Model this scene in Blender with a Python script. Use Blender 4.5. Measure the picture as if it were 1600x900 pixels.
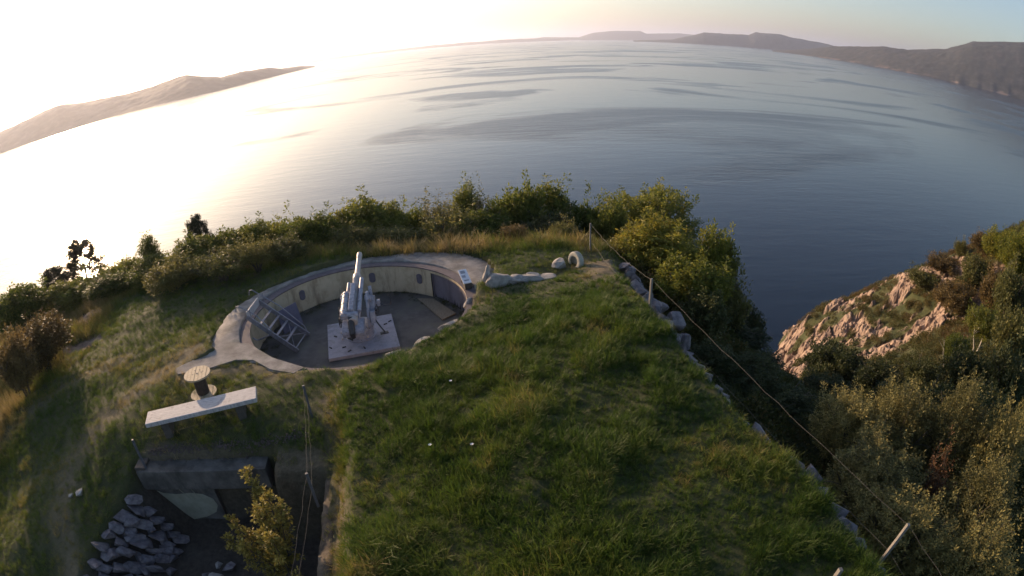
import bpy, bmesh, math, random
import numpy as np
from mathutils import Vector, Matrix

# ------------------------------------------------------------------ render set-up, camera, sky, sun
for o in list(bpy.data.objects):
    bpy.data.objects.remove(o, do_unlink=True)
S = bpy.context.scene
S.render.engine = 'CYCLES'
S.cycles.use_denoising = True
S.cycles.max_bounces = 8
S.cycles.transparent_max_bounces = 8
S.cycles.volume_bounces = 1
S.cycles.sample_clamp_indirect = 6
S.view_settings.view_transform = 'Standard'
S.view_settings.look = 'None'
S.view_settings.exposure = 1.05
S.view_settings.gamma = 1
S.view_settings.use_white_balance = True          # the action camera's own warm balance
S.view_settings.white_balance_temperature = 6900
S.view_settings.white_balance_tint = 15
COL = S.collection
rad = math.radians
PI = math.pi

HAZE = 8.0e-5                                 # density of the air, per metre
SEA = -26.0                                   # the camera floats 10 m above the gun pit's rim, 36 m above the sea
PITCH, ROLL, FOC = rad(24.5), rad(-3.21), 910.0
fwd = Vector((0, math.cos(PITCH), -math.sin(PITCH)))
up0 = Vector((0, math.sin(PITCH), math.cos(PITCH)))
rt0 = Vector((1, 0, 0))
rgt = math.cos(ROLL) * rt0 + math.sin(ROLL) * up0
upv = math.cos(ROLL) * up0 - math.sin(ROLL) * rt0
cd = bpy.data.cameras.new('camera')
cam = bpy.data.objects.new('camera', cd)
COL.objects.link(cam)
m = Matrix((rgt, upv, -fwd)).transposed().to_4x4()
m.translation = Vector((0, 0, 10))
cam.matrix_world = m
cd.type = 'PANO'                               # the photograph's wide action-camera lens: equisolid fisheye
cd.sensor_fit = 'HORIZONTAL'
cd.sensor_width = 36.0
cd.sensor_height = 20.25
cd.clip_start = 0.1
cd.clip_end = 200000
for holder in (cd, getattr(cd, 'cycles', None)):
    try:
        holder.panorama_type = 'FISHEYE_EQUISOLID'
        holder.fisheye_lens = FOC / 1600 * 36.0
        holder.fisheye_fov = PI
    except Exception:
        pass
S.camera = cam

SUN_AZ, SUN_EL = rad(-44), rad(11.5)            # azimuth from +Y towards +X
W = bpy.data.worlds.new('World')
S.world = W
W.use_nodes = True
nt = W.node_tree
bg = nt.nodes['Background']
sky = nt.nodes.new('ShaderNodeTexSky')
sky.sky_type = 'NISHITA'
sky.sun_disc = False
sky.sun_elevation = SUN_EL
sky.sun_rotation = SUN_AZ
sky.altitude = 30
sky.air_density = 1.0
sky.dust_density = 1.7
sky.ozone_density = 2.4
nt.links.new(sky.outputs['Color'], bg.inputs['Color'])
bg.inputs['Strength'].default_value = 0.12
sl = bpy.data.lights.new('sun', 'SUN')
sl.energy = 3.8
sl.angle = rad(0.5)
sl.color = (1.0, 0.74, 0.48)
sun = bpy.data.objects.new('sun', sl)
COL.objects.link(sun)
to_sun = Vector((math.sin(SUN_AZ) * math.cos(SUN_EL), math.cos(SUN_AZ) * math.cos(SUN_EL), math.sin(SUN_EL)))
sun.rotation_euler = to_sun.to_track_quat('Z', 'Y').to_euler()
sun.location = (-60, 80, 60)

# ------------------------------------------------------------------ numeric helpers
def hash2(ix, iy, seed):
    n = (ix.astype(np.int64) * 374761393 + iy.astype(np.int64) * 668265263 + seed * 1442695041) & 0xffffffff
    n = ((n ^ (n >> 13)) * 1274126177) & 0xffffffff
    n = n ^ (n >> 16)
    return (n & 0xffffff) / float(0x1000000)

def vnoise(x, y, seed=0):
    x = np.asarray(x, float); y = np.asarray(y, float)
    ix = np.floor(x); iy = np.floor(y); fx = x - ix; fy = y - iy
    fx = fx * fx * (3 - 2 * fx); fy = fy * fy * (3 - 2 * fy)
    ix = ix.astype(np.int64); iy = iy.astype(np.int64)
    a = hash2(ix, iy, seed); b = hash2(ix + 1, iy, seed); c = hash2(ix, iy + 1, seed); d = hash2(ix + 1, iy + 1, seed)
    return (a + (b - a) * fx) * (1 - fy) + (c + (d - c) * fx) * fy

def fbm(x, y, seed=0, oct=4):
    s = 0; amp = 0.5; tot = 0
    for k in range(oct):
        s = s + amp * vnoise(x, y, seed + k * 17); tot += amp
        x = np.asarray(x) * 2.03 + 3.1; y = np.asarray(y) * 2.03 - 1.7; amp *= 0.5
    return s / tot

def sstep(a, b, x):
    t = np.clip((x - a) / (b - a), 0, 1)
    return t * t * (3 - 2 * t)

def poly_sd(px, py, poly):
    """signed distance to a polygon, positive inside"""
    px = np.asarray(px, float); py = np.asarray(py, float)
    d = np.full(px.shape, 1e9); inside = np.zeros(px.shape, bool)
    n = len(poly)
    for i in range(n):
        x0, y0 = poly[i]; x1, y1 = poly[(i + 1) % n]
        ex, ey = x1 - x0, y1 - y0
        t = np.clip(((px - x0) * ex + (py - y0) * ey) / (ex * ex + ey * ey), 0, 1)
        d = np.minimum(d, np.hypot(px - x0 - t * ex, py - y0 - t * ey))
        c = ((y0 > py) != (y1 > py)) & (px < ex * (py - y0) / (ey if abs(ey) > 1e-9 else 1e-9) + x0)
        inside ^= c
    return np.where(inside, d, -d)

def line_d(px, py, pts):
    d = np.full(np.shape(px), 1e9)
    for (x0, y0), (x1, y1) in zip(pts[:-1], pts[1:]):
        ex, ey = x1 - x0, y1 - y0
        t = np.clip(((px - x0) * ex + (py - y0) * ey) / (ex * ex + ey * ey), 0, 1)
        d = np.minimum(d, np.hypot(px - x0 - t * ex, py - y0 - t * ey))
    return d

def worley(x, y, seed=0):
    """F1, F2 and the id hash of the nearest cell"""
    ix = np.floor(x).astype(np.int64); iy = np.floor(y).astype(np.int64)
    f1 = np.full(np.shape(x), 9.0); f2 = np.full(np.shape(x), 9.0); idh = np.zeros(np.shape(x))
    for ox in (-1, 0, 1):
        for oy in (-1, 0, 1):
            cx = ix + ox; cy = iy + oy
            dx = cx + hash2(cx, cy, seed) - x; dy = cy + hash2(cx, cy, seed + 5) - y
            d = np.hypot(dx, dy); h = hash2(cx, cy, seed + 9)
            near = d < f1
            f2 = np.where(near, f1, np.minimum(f2, d)); idh = np.where(near, h, idh); f1 = np.where(near, d, f1)
    return f1, f2, idh

# ------------------------------------------------------------------ the shape of the ground
PIT = (-6.4, 20.85); PIT_R = 4.6; PIT_FLOOR = -1.42
CTRL = [  # x, y, z of the open ground, without pit, mound and trench
 (-13,16,0),(-9,16.2,.0),(-7,15,.05),(-16,22,-.3),(-13.5,27,-.35),(-6,27.5,-.15),(0,26.5,0),(-1,23.5,.1),(4.5,25,.2),(-12,20,0),
 (-20,18,-.9),(-16.6,17.8,-.4),(-26.6,20.4,-2),(-28,24.4,-2),(-27.8,17.6,-2),(-22,12.5,-1.5),(-20.8,10.7,-2),(-15.6,11.5,-.9),
 (-14.9,9.2,-1.25),(-13.6,7.5,-1.65),(-15,13.7,-.5),(-12,12.9,-.25),(-12.2,11.7,-.7),(-8,13.8,0),(-8,12.2,-.66),(-6,13,-.2),(-6,12.2,-.55),
 (-17,7,-1.9),(-14,4,-2.4),(-20,4,-3),(-26,10,-2.9),(-35,14,-4),(-30,28,-2.4),(-22,27,-1.1),(-18,26.6,-.7),
 (-12.7,28.5,-.4),(-8.4,29,-.3),(-3,28.8,-.3),(1,28.5,-.5),(6,27,-1.2),(8,24,-2.2),
 (-42,39,-6),(-30,34,-5),(-20,33,-4),(-10,34,-4),(-2,34,-4),(6,33,-4.5),(12,33,-7),
 (-54,40,-10),(-70,52,-29),(-40,52,-20),(-24,46,-18),(-10,47,-19),(2,47,-19),(12,46,-19),(20,46,-25),
 (-60,66,-33),(-30,62,-32),(0,62,-32),(16,60,-31),(24,62,-30),
 (-60,20,-7),(-80,34,-20),(-90,12,-24),(-50,0,-6),(-100,-20,-20),(-30,-10,-4),
 (8.5,16,-2.6),(8.5,12,-2.8),(9,8,-3),(9,4,-3),(10,20,-3.4),(8,24,-3),(12,8,-3.6),(14,9,-5),(12,16,-4.4),(17,16,-6.5),(15,24,-8.5),(11,30,-6),
 (20,14,-7),(23,12,-6),(26,14,-7),(16,36,-16),(20,30,-14),(22,38,-20),(26,46,-24),(30,54,-26.2),(33,56,-25.6),
 (34.5,55.3,-22),(39.2,55.8,-20),(31,50,-23.5),(27.5,44,-20.5),(45,51,-14.6),(49.5,45,-9.4),(59,43,-5.2),(66,40,-3),(80,42,-3),
 (38,42,-16),(38.5,33,-11.6),(45,30,-8.6),(24.5,32.5,-15),(28,25.5,-10.4),(32,19.5,-7.4),(45,18,-5),(60,26,-4.5),(40,5,-4),(24,2,-4),
 (46,58,-21),(52,54,-17),(60,52,-13),(70,52,-11),(90,54,-9),(50,64,-28),(62,62,-22),(78,66,-24),(100,70,-24),(40,66,-30),(60,80,-33),(95,90,-33),(120,60,-15),(120,20,-4),
 (0,10,-.2),(0,4,-.6),(-2,18,0),(3,16,-.2),(5,8,-.6),(0,-6,-1),(10,-10,-3),(0,-30,-2),(50,-30,-4),(-9,5,-1.6),(-7,9,-.8),
]
CP = np.array(CTRL, float)
def _k(r2): return np.sqrt(r2 + 0.8)
_A = _k(((CP[:, None, :2] - CP[None, :, :2]) ** 2).sum(-1)) - np.eye(len(CP)) * 0.15
_n = len(CP)
_M = np.block([[_A, np.c_[np.ones(_n)]], [np.ones((1, _n)), np.zeros((1, 1))]])
_Wt = np.linalg.solve(_M, np.r_[CP[:, 2], 0])
def base_z(x, y):
    x = np.asarray(x, float); y = np.asarray(y, float); out = np.full(x.shape, _Wt[-1])
    for i in range(_n):
        out = out + _Wt[i] * _k((x - CP[i, 0]) ** 2 + (y - CP[i, 1]) ** 2)
    return out

MOUND = [(-3.7,-2),(-3.9,6),(-4.15,7.2),(-4.75,10.4),(-5.1,12.6),(-5.9,14.3),(-5.3,15.6),(-3.9,16.7),(-2.5,18.4),(-1.35,20.3),(-.3,21.5),
         (1.8,22.2),(3.3,23.7),(4.8,24.1),(5.0,19),(5.15,16.3),(5.65,13),(6.2,10.5),(6.7,9.3),(7.0,8),(7.3,5),(7.7,-2)]
MLEFT = [(-3.7,-2),(-3.9,6),(-4.75,10.4),(-5.1,12.6),(-5.9,14.3),(-5.3,15.6),(-3.9,16.7),(-2.5,18.4),(-1.35,20.3),(-.3,21.5),(1.8,22.2),(3.3,23.7)]
TRENCH = [(-12.45,11.65),(-7.4,12.36),(-7.25,11.35),(-5.45,11.5),(-5.3,10.6),(-4.8,7.4),(-4.3,2),(-13.5,2),(-13.3,5.2),(-12.95,8),(-12.35,10.75)]
STW_Y = [2, 5.2, 8, 10.75]; STW_T = [-13.5, -13.3, -12.95, -12.3]; STW_B = [-10.5, -10.5, -10.7, -11.1]; STW_Z = [-2.2, -2.0, -1.65, -1.15]
WING = [(-12.86,16.27),(-12.5,15.77),(-11.3,16.15),(-10.3,16.9),(-9.5,16.85),(-8.6,16.1),(-7.55,15.8),(-7.2,16.25),(-8.8,16.9),(-10.2,18.1),(-11.6,18.3),(-11.8,17.3)]
HEAD_BLOBS = [(28.5,47,3.5,1.2),(28,43.5,2.8,1.1),(33,54,5,1),(38,51,6,1),(43,45,5.5,1),(41,38.5,5,.9),(46,36,5,.8),(30,48,4.5,1),(35,43,5,.95),(29,43,3.5,.8),(38,47,5,.9),(49,33,3.5,.9),(53,37,3.5,.8),(36,38,4,.8),(31,52,4,1.1),(45,41,4,.7)]
def ground(x, y, parts=False):
    x = np.asarray(x, float); y = np.asarray(y, float)
    z = base_z(x, y)
    near = np.exp(-((x + 4) ** 2 + (y - 14) ** 2) / 900.0)
    z = z + (fbm(x / 3.1, y / 3.1, 3) - .5) * (.35 + .9 * (1 - near)) + (fbm(x / .7, y / .7, 8, 3) - .5) * .1
    # rock of the headland
    hb = np.zeros(x.shape)
    for bx, by, br, a in HEAD_BLOBS:
        hb = np.maximum(hb, a * np.exp(-(((x - bx) ** 2 + (y - by) ** 2) / (br * br))))
    hb = np.maximum(hb, 1.25 * np.exp(-(((x + 27) / 4.2) ** 2 + ((y - 23.6) / 1.7) ** 2)))
    hb = np.maximum(hb, 1.1 * np.exp(-(((x + 23) / 2.6) ** 2 + ((y - 20.5) / .9) ** 2)))
    shore = sstep(SEA + 4.5, SEA + 1.5, z) * .8
    rock = np.clip(sstep(.40, .52, np.maximum(hb, shore) * (.22 + 1.30 * sstep(.33, .66, fbm(x / 3.0, y / 2.0, 21)))), 0, 1)
    u = x * .8 + y * .6; v = -x * .6 + y * .8
    f1, f2, idh = worley(u / 2.6 + fbm(x / 2, y / 2, 5) * .8, v / 1.35 + fbm(x / 2, y / 2, 6) * .8, 31)
    g1, g2, idg = worley(u / 1.1 + fbm(x, y, 5) * .6, v / .6, 77)
    rz = (idh - .5) * 1.0 - .6 * np.exp(-((f2 - f1) / .06) ** 2) + (idg - .5) * .5 - .3 * np.exp(-((g2 - g1) / .12) ** 2) + .25 * (1 - f1) + (fbm(x * 1.6, y * 1.6, 55) - .5) * .5
    z = z + rock * rz * np.where(x < 0, .28, .9)
    # grass mound over the magazine
    sd = poly_sd(x, y, MOUND)
    dl = line_d(x, y, MLEFT)
    zm = .38 + .8 * sstep(0, 6.5, dl) + (fbm(x / 1.7, y / 1.7, 41) - .5) * .34 + (fbm(x / .6, y / .6, 43, 2) - .5) * .1
    inm = sstep(-.12, .55, sd)
    z = z * (1 - inm) + np.maximum(zm, z + .1) * inm
    # trench in front of the bunker doorway
    st = poly_sd(x, y, TRENCH)
    it = sstep(-.16, .06, st)
    xt = np.interp(y, STW_Y, STW_T); v = np.clip((x - xt) / (np.interp(y, STW_Y, STW_B) - xt), 0, 1)
    zt = np.interp(y, STW_Y, STW_Z) - .22
    z = z * (1 - it) + (zt + (-3.15 - zt) * v + (fbm(x / .8, y / .8, 51) - .5) * .3 * v) * it
    z = np.where(poly_sd(x, y, WING) > .14, np.minimum(z, -.25), z)
    # gun pit
    rr = np.hypot(x - PIT[0], y - PIT[1])
    ip = sstep(PIT_R + .24, PIT_R + .12, rr)
    z = z * (1 - ip) + (PIT_FLOOR - .35) * ip
    ang = np.degrees(np.arctan2(y - PIT[1], x - PIT[0]))
    ring = (rr > PIT_R + .1) & (rr < apron_r(ang) - .12) & (sd < -.05)
    z = np.where(ring, np.minimum(z, -.3), z)
    if parts:
        return z, rock, sd, st, rr
    return z
AP_A = [-180, -168, -158, -150, -140, -125, -110, -95, -80, -40, 0, 12, 20, 30, 40, 53, 63, 83, 100, 120, 139, 160, 174, 180]
AP_R = [6.05, 6.08, 6.3, 6.3, 5.6, 5.15, 5.0, 4.95, 4.9, 4.9, 4.95, 5.1, 6.0, 6.55, 6.85, 6.8, 6.5, 5.85, 5.72, 5.4, 5.4, 5.75, 6.0, 6.05]
def apron_r(a): return np.interp(a, AP_A, AP_R)
# ------------------------------------------------------------------ materials
def newmat(name):
    mt = bpy.data.materials.new(name); mt.use_nodes = True
    n = mt.node_tree.nodes; b = n['Principled BSDF']
    return mt, n, mt.node_tree.links, b

def mix_rgb(n, l, fac, a, b, mode='MIX'):
    x = n.new('ShaderNodeMix'); x.data_type = 'RGBA'; x.blend_type = mode
    for sock, v in ((x.inputs[0], fac), (x.inputs[6], a), (x.inputs[7], b)):
        if hasattr(v, 'is_linked') or hasattr(v, 'links'):
            l.new(v, sock)
        elif isinstance(v, (int, float)):
            sock.default_value = v
        else:
            sock.default_value = (*v[:3], 1)
    return x.outputs[2]

def noise(n, l, scale, detail=4, rough=.6, coord='Object', vec_scale=None):
    tc = n.new('ShaderNodeTexCoord'); t = n.new('ShaderNodeTexNoise')
    t.inputs['Scale'].default_value = scale; t.inputs['Detail'].default_value = detail; t.inputs['Roughness'].default_value = rough
    if vec_scale:
        mp = n.new('ShaderNodeMapping'); mp.inputs['Scale'].default_value = vec_scale
        l.new(tc.outputs[coord], mp.inputs['Vector']); l.new(mp.outputs[0], t.inputs['Vector'])
    else:
        l.new(tc.outputs[coord], t.inputs['Vector'])
    return t.outputs['Fac']

def ramp(n, l, fac, stops):
    r = n.new('ShaderNodeValToRGB'); l.new(fac, r.inputs[0])
    e = r.color_ramp.elements
    while len(e) < len(stops): e.new(0.5)
    for k, (p, c) in zip(e, stops):
        k.position = p; k.color = (*c, 1) if len(c) == 3 else c
    return r.outputs[0]

def surf(name, c1, c2, rough=.85, scale=3, bump=.3, bscale=20, c3=None, metal=0, stretch=None, lo=.35, hi=.65, stain=None):
    mt, n, l, b = newmat(name)
    f = noise(n, l, scale, 6, .65, vec_scale=stretch)
    st = [(lo, c1), (hi, c2)] if c3 is None else [(lo, c1), ((lo + hi) / 2, c2), (hi, c3)]
    col = ramp(n, l, f, st)
    if stain:                                    # dirt, runs and rust with a shape of their own
        sc_, vs, sc_col, s_lo, s_hi = stain
        col = mix_rgb(n, l, ramp(n, l, noise(n, l, sc_, 7, .7, vec_scale=vs), [(s_lo, (0, 0, 0)), (s_hi, (1, 1, 1))]), col, sc_col)
    l.new(col, b.inputs['Base Color'])
    b.inputs['Roughness'].default_value = rough; b.inputs['Metallic'].default_value = metal
    if bump:
        bp = n.new('ShaderNodeBump'); bp.inputs['Strength'].default_value = bump; bp.inputs['Distance'].default_value = .02
        l.new(noise(n, l, bscale, 5, .7), bp.inputs['Height']); l.new(bp.outputs[0], b.inputs['Normal'])
    return mt

def leafmat(name, dark, mid, bright, trans=.3, spec=.25, rand=.5):
    """leaf colours vary from leaf to leaf (face attribute 'tint') and from plant to plant"""
    mt, n, l, b = newmat(name)
    at = n.new('ShaderNodeAttribute'); at.attribute_name = 'tint'
    oi = n.new('ShaderNodeObjectInfo')
    ad = n.new('ShaderNodeMath'); ad.operation = 'MULTIPLY_ADD'
    l.new(oi.outputs['Random'], ad.inputs[0]); ad.inputs[1].default_value = rand; ad.inputs[2].default_value = -rand / 2
    a2 = n.new('ShaderNodeMath'); a2.operation = 'ADD'; l.new(ad.outputs[0], a2.inputs[0]); l.new(at.outputs['Fac'], a2.inputs[1])
    c = ramp(n, l, a2.outputs[0], [(0.1, dark), (.5, mid), (.95, bright)])
    l.new(c, b.inputs['Base Color']); b.inputs['Roughness'].default_value = .6; b.inputs['Specular IOR Level'].default_value = spec
    tr = n.new('ShaderNodeBsdfTranslucent'); l.new(c, tr.inputs['Color'])
    mx = n.new('ShaderNodeMixShader'); mx.inputs[0].default_value = trans
    l.new(b.outputs[0], mx.inputs[1]); l.new(tr.outputs[0], mx.inputs[2])
    l.new(mx.outputs[0], n['Material Output'].inputs['Surface'])
    return mt

def bladesmat(name, stops, trans=.42):
    """blade colours vary with the value 'tint' stored on each scattered tuft"""
    mt, n, l, b = newmat(name)
    at = n.new('ShaderNodeAttribute'); at.attribute_type = 'INSTANCER'; at.attribute_name = 'tint'
    bt = n.new('ShaderNodeAttribute'); bt.attribute_name = 'bt'
    ad = n.new('ShaderNodeMath'); ad.operation = 'ADD'; l.new(at.outputs['Fac'], ad.inputs[0]); l.new(bt.outputs['Fac'], ad.inputs[1])
    c = ramp(n, l, ad.outputs[0], stops)
    l.new(c, b.inputs['Base Color']); b.inputs['Roughness'].default_value = .55; b.inputs['Specular IOR Level'].default_value = .25
    tr = n.new('ShaderNodeBsdfTranslucent'); l.new(c, tr.inputs['Color'])
    mx = n.new('ShaderNodeMixShader'); mx.inputs[0].default_value = trans
    l.new(b.outputs[0], mx.inputs[1]); l.new(tr.outputs[0], mx.inputs[2])
    l.new(mx.outputs[0], n['Material Output'].inputs['Surface'])
    return mt

M = {}
M['concrete'] = surf('concrete', (.13, .115, .11), (.21, .19, .175), .9, 1.6, .5, 14, (.29, .265, .24), stain=(.9, None, (.10, .095, .075), .5, .72))
M['coping'] = surf('coping', (.075, .06, .068), (.125, .1, .11), .85, 2.5, .3, 18)
M['cream_wall'] = surf('cream_wall', (.36, .285, .185), (.47, .385, .265), .85, 1.3, .25, 12, (.52, .43, .30), stain=(2.2, (1, 1, .22), (.20, .15, .10), .52, .72))
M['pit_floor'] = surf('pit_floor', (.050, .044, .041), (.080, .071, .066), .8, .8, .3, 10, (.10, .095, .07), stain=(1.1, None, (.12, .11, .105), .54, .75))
M['niche'] = surf('niche', (.09, .08, .10), (.13, .115, .14), .8, 5, .1, 20)
M['door_paint'] = surf('door_paint', (.13, .115, .14), (.18, .16, .19), .6, 2, .1, 20)
M['gun_paint'] = surf('gun_paint', (.20, .20, .24), (.29, .285, .33), .5, 5, .12, 30, (.36, .35, .385), stain=(6, None, (.09, .075, .07), .56, .70))
M['gun_barrel'] = surf('gun_barrel', (.34, .28, .25), (.44, .38, .35), .45, 6, .1, 30)
M['gun_dark'] = surf('gun_dark', (.018, .017, .019), (.035, .033, .036), .5, 8, .1, 30)
M['pad'] = surf('pad', (.22, .205, .235), (.30, .28, .315), .75, 1.8, .2, 16, (.33, .31, .34), stain=(1.7, None, (.15, .13, .125), .52, .75))
M['steel'] = surf('steel', (.17, .165, .19), (.27, .26, .29), .45, 7, .1, 30, metal=.35)
M['steel_light'] = surf('steel_light', (.36, .34, .35), (.46, .43, .42), .6, 7, .1, 30)
M['sheet'] = surf('sheet', (.075, .075, .12), (.12, .12, .18), .5, 3, .1, 30)
M['ply'] = surf('ply', (.14, .11, .075), (.21, .165, .115), .8, 3, .15, 25, stretch=(6, 1, 1))
M['plank'] = surf('plank', (.27, .25, .25), (.42, .39, .385), .75, 4, .3, 24, (.50, .465, .45), stretch=(1, 9, 1), stain=(2.5, (2, 1, 1), (.20, .18, .165), .55, .7))
M['drum_wood'] = surf('drum_wood', (.36, .27, .17), (.50, .39, .26), .75, 5, .2, 22, stretch=(1, 7, 1))
M['drum_core'] = surf('drum_core', (.035, .022, .016), (.075, .05, .035), .85, 7, .2, 22)
M['dark_wood'] = surf('dark_wood', (.05, .042, .035), (.09, .075, .06), .9, 5, .3, 22)
M['post_wood'] = surf('post_wood', (.13, .115, .10), (.24, .215, .185), .85, 9, .3, 30, stretch=(4, 4, .6))
M['iron'] = surf('iron', (.06, .062, .07), (.10, .10, .11), .6, 9, .2, 30)
M['wire'] = surf('wire', (.03, .027, .024), (.055, .048, .042), .6, 9, 0)
M['rubber'] = surf('rubber', (.30, .275, .22), (.42, .385, .31), .8, 5, .3, 30)
M['stone'] = surf('stone', (.075, .064, .072), (.15, .13, .14), .9, 2.4, .6, 14, (.23, .20, .195))
M['stone_pale'] = surf('stone_pale', (.20, .175, .16), (.31, .275, .245), .9, 2.2, .6, 12, (.40, .36, .32))
M['bunker'] = surf('bunker', (.060, .054, .047), (.10, .09, .08), .9, 1.5, .6, 9, (.145, .13, .115), stain=(1.6, (1, 1, .3), (.035, .03, .025), .5, .7))
M['bunker_pale'] = surf('bunker_pale', (.23, .22, .16), (.32, .305, .235), .9, 2, .2, 14)
M['path_concrete'] = surf('path_concrete', (.045, .036, .03), (.08, .064, .054), .95, 2.5, .9, 7, (.125, .10, .085))
M['dirt_crust'] = surf('dirt_crust', (.045, .034, .024), (.09, .068, .048), .95, 3, .9, 7, (.14, .11, .08))
M['bark'] = surf('bark', (.05, .04, .03), (.11, .09, .07), .9, 6, .4, 20)
M['birch_bark'] = surf('birch_bark', (.30, .27, .23), (.50, .46, .40), .85, 4, .3, 20, stretch=(1, 1, 3))
M['doorway_shade'] = surf('doorway_shade', (.02, .017, .014), (.04, .034, .028), .95, 3, .5, 10)  # near-black colour that paints the shade inside the bunker doorway
M['white_petal'] = surf('white_petal', (.70, .70, .68), (.85, .85, .82), .6, 9, 0)
M['board_white'] = surf('board_white', (.55, .54, .56), (.68, .67, .68), .4, 4, 0)
M['board_ink'] = surf('board_ink', (.20, .20, .22), (.28, .28, .30), .5, 9, 0)
M['rust'] = surf('rust', (.10, .05, .03), (.17, .09, .05), .8, 9, .3, 30)

M['leaf'] = leafmat('leaf', (.062, .084, .016), (.138, .156, .030), (.235, .220, .045), trans=.5)
M['leaf_olive'] = leafmat('leaf_olive', (.075, .082, .026), (.150, .145, .045), (.240, .200, .060), trans=.42)
M['leaf_yellow'] = leafmat('leaf_yellow', (.090, .110, .018), (.200, .200, .030), (.330, .260, .040), trans=.45)
M['leaf_brown'] = leafmat('leaf_brown', (.080, .058, .024), (.150, .105, .04), (.220, .150, .055), trans=.4)
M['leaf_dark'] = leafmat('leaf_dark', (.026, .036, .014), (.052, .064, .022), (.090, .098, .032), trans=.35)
M['leaf_willow'] = leafmat('leaf_willow', (.082, .078, .027), (.170, .150, .051), (.300, .250, .080))
M['leaf_shrub'] = leafmat('leaf_shrub', (.18, .145, .03), (.36, .285, .065), (.52, .41, .11))
M['leaf_red'] = leafmat('leaf_red', (.10, .05, .022), (.17, .075, .034), (.24, .14, .05))
M['needle'] = leafmat('needle', (.020, .030, .014), (.038, .046, .020), (.07, .065, .03), trans=.1)
M['grass'] = bladesmat('grass', [(0, (.029, .058, .009)), (.35, (.066, .114, .015)), (.62, (.130, .162, .027)), (.80, (.25, .19, .055)), (1, (.33, .24, .11))])
M['heath'] = bladesmat('heath', [(0, (.030, .040, .013)), (.4, (.080, .085, .024)), (.7, (.135, .098, .036)), (1, (.16, .085, .04))])
M['gravel'] = surf('gravel', (.06, .042, .038), (.13, .095, .085), .95, 9, .3, 30)

# ground: soil, dry tracks and bare rock, told by vertex masks
def ground_mat():
    mt, n, l, b = newmat('ground')
    def attr(nm):
        a = n.new('ShaderNodeAttribute'); a.attribute_name = nm; return a.outputs['Fac']
    f = noise(n, l, .9, 8, .7); f2 = noise(n, l, 6, 6, .7)
    soil = ramp(n, l, f, [(.3, (.026, .034, .011)), (.5, (.050, .055, .018)), (.7, (.085, .075, .03))])
    dirt = ramp(n, l, f2, [(.3, (.10, .075, .045)), (.55, (.17, .13, .08)), (.75, (.23, .18, .12))])
    fr = noise(n, l, .55, 9, .72); fr2 = noise(n, l, 2.2, 8, .75)
    rock = ramp(n, l, fr, [(.30, (.16, .11, .09)), (.5, (.32, .222, .165)), (.68, (.44, .325, .24))])
    lich = ramp(n, l, fr2, [(.47, (1, 1, 1)), (.62, (.38, .36, .34))])
    rock = mix_rgb(n, l, .8, rock, lich, 'MULTIPLY')
    c = mix_rgb(n, l, attr('dirt'), soil, dirt)
    c = mix_rgb(n, l, attr('rock'), c, rock)
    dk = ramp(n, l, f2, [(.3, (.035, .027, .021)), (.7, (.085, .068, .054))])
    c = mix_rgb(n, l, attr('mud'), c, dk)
    l.new(c, b.inputs['Base Color']); b.inputs['Roughness'].default_value = .92; b.inputs['Specular IOR Level'].default_value = .3
    bp = n.new('ShaderNodeBump'); bp.inputs['Strength'].default_value = .7; bp.inputs['Distance'].default_value = .12
    l.new(fr2, bp.inputs['Height']); l.new(bp.outputs[0], b.inputs['Normal'])
    return mt
M['ground'] = ground_mat()

def sea_mat():
    mt, n, l, b = newmat('sea_water')
    b.inputs['Base Color'].default_value = (.006, .012, .026, 1)
    b.inputs['IOR'].default_value = 1.27
    tc = n.new('ShaderNodeTexCoord')
    def nz(scale, rot, sx, sy, detail=3, rough=.55, dist=0):
        mp = n.new('ShaderNodeMapping'); mp.inputs['Rotation'].default_value = (0, 0, rot); mp.inputs['Scale'].default_value = (sx, sy, 1)
        t = n.new('ShaderNodeTexNoise'); t.inputs['Scale'].default_value = scale; t.inputs['Detail'].default_value = detail
        t.inputs['Roughness'].default_value = rough; t.inputs['Distortion'].default_value = dist
        l.new(tc.outputs['Object'], mp.inputs['Vector']); l.new(mp.outputs[0], t.inputs['Vector'])
        return t.outputs['Fac']
    # catspaws and slicks: long patches of rippled and of calm water
    patch = nz(1 / 120, rad(12), .55, 1.0, 6, .55, .9)
    pm = n.new('ShaderNodeMapRange'); pm.inputs[1].default_value = .52; pm.inputs[2].default_value = .60
    l.new(patch, pm.inputs[0])
    small = nz(.9, rad(-20), .35, 1.0, 3, .6); mid = nz(.22, rad(14), .3, 1.0, 3, .5)
    add = n.new('ShaderNodeMath'); add.operation = 'MULTIPLY_ADD'; l.new(mid, add.inputs[0]); add.inputs[1].default_value = 2.0; l.new(small, add.inputs[2])
    bp = n.new('ShaderNodeBump'); bp.inputs['Distance'].default_value = .12
    stx = n.new('ShaderNodeMapRange'); stx.inputs[3].default_value = .30; stx.inputs[4].default_value = 1.0
    l.new(pm.outputs[0], stx.inputs[0]); l.new(stx.outputs[0], bp.inputs['Strength'])
    l.new(add.outputs[0], bp.inputs['Height']); l.new(bp.outputs[0], b.inputs['Normal'])
    rg = n.new('ShaderNodeMapRange'); rg.inputs[3].default_value = .16; rg.inputs[4].default_value = .26
    l.new(pm.outputs[0], rg.inputs[0]); l.new(rg.outputs[0], b.inputs['Roughness'])
    return mt
M['sea'] = sea_mat()

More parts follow.
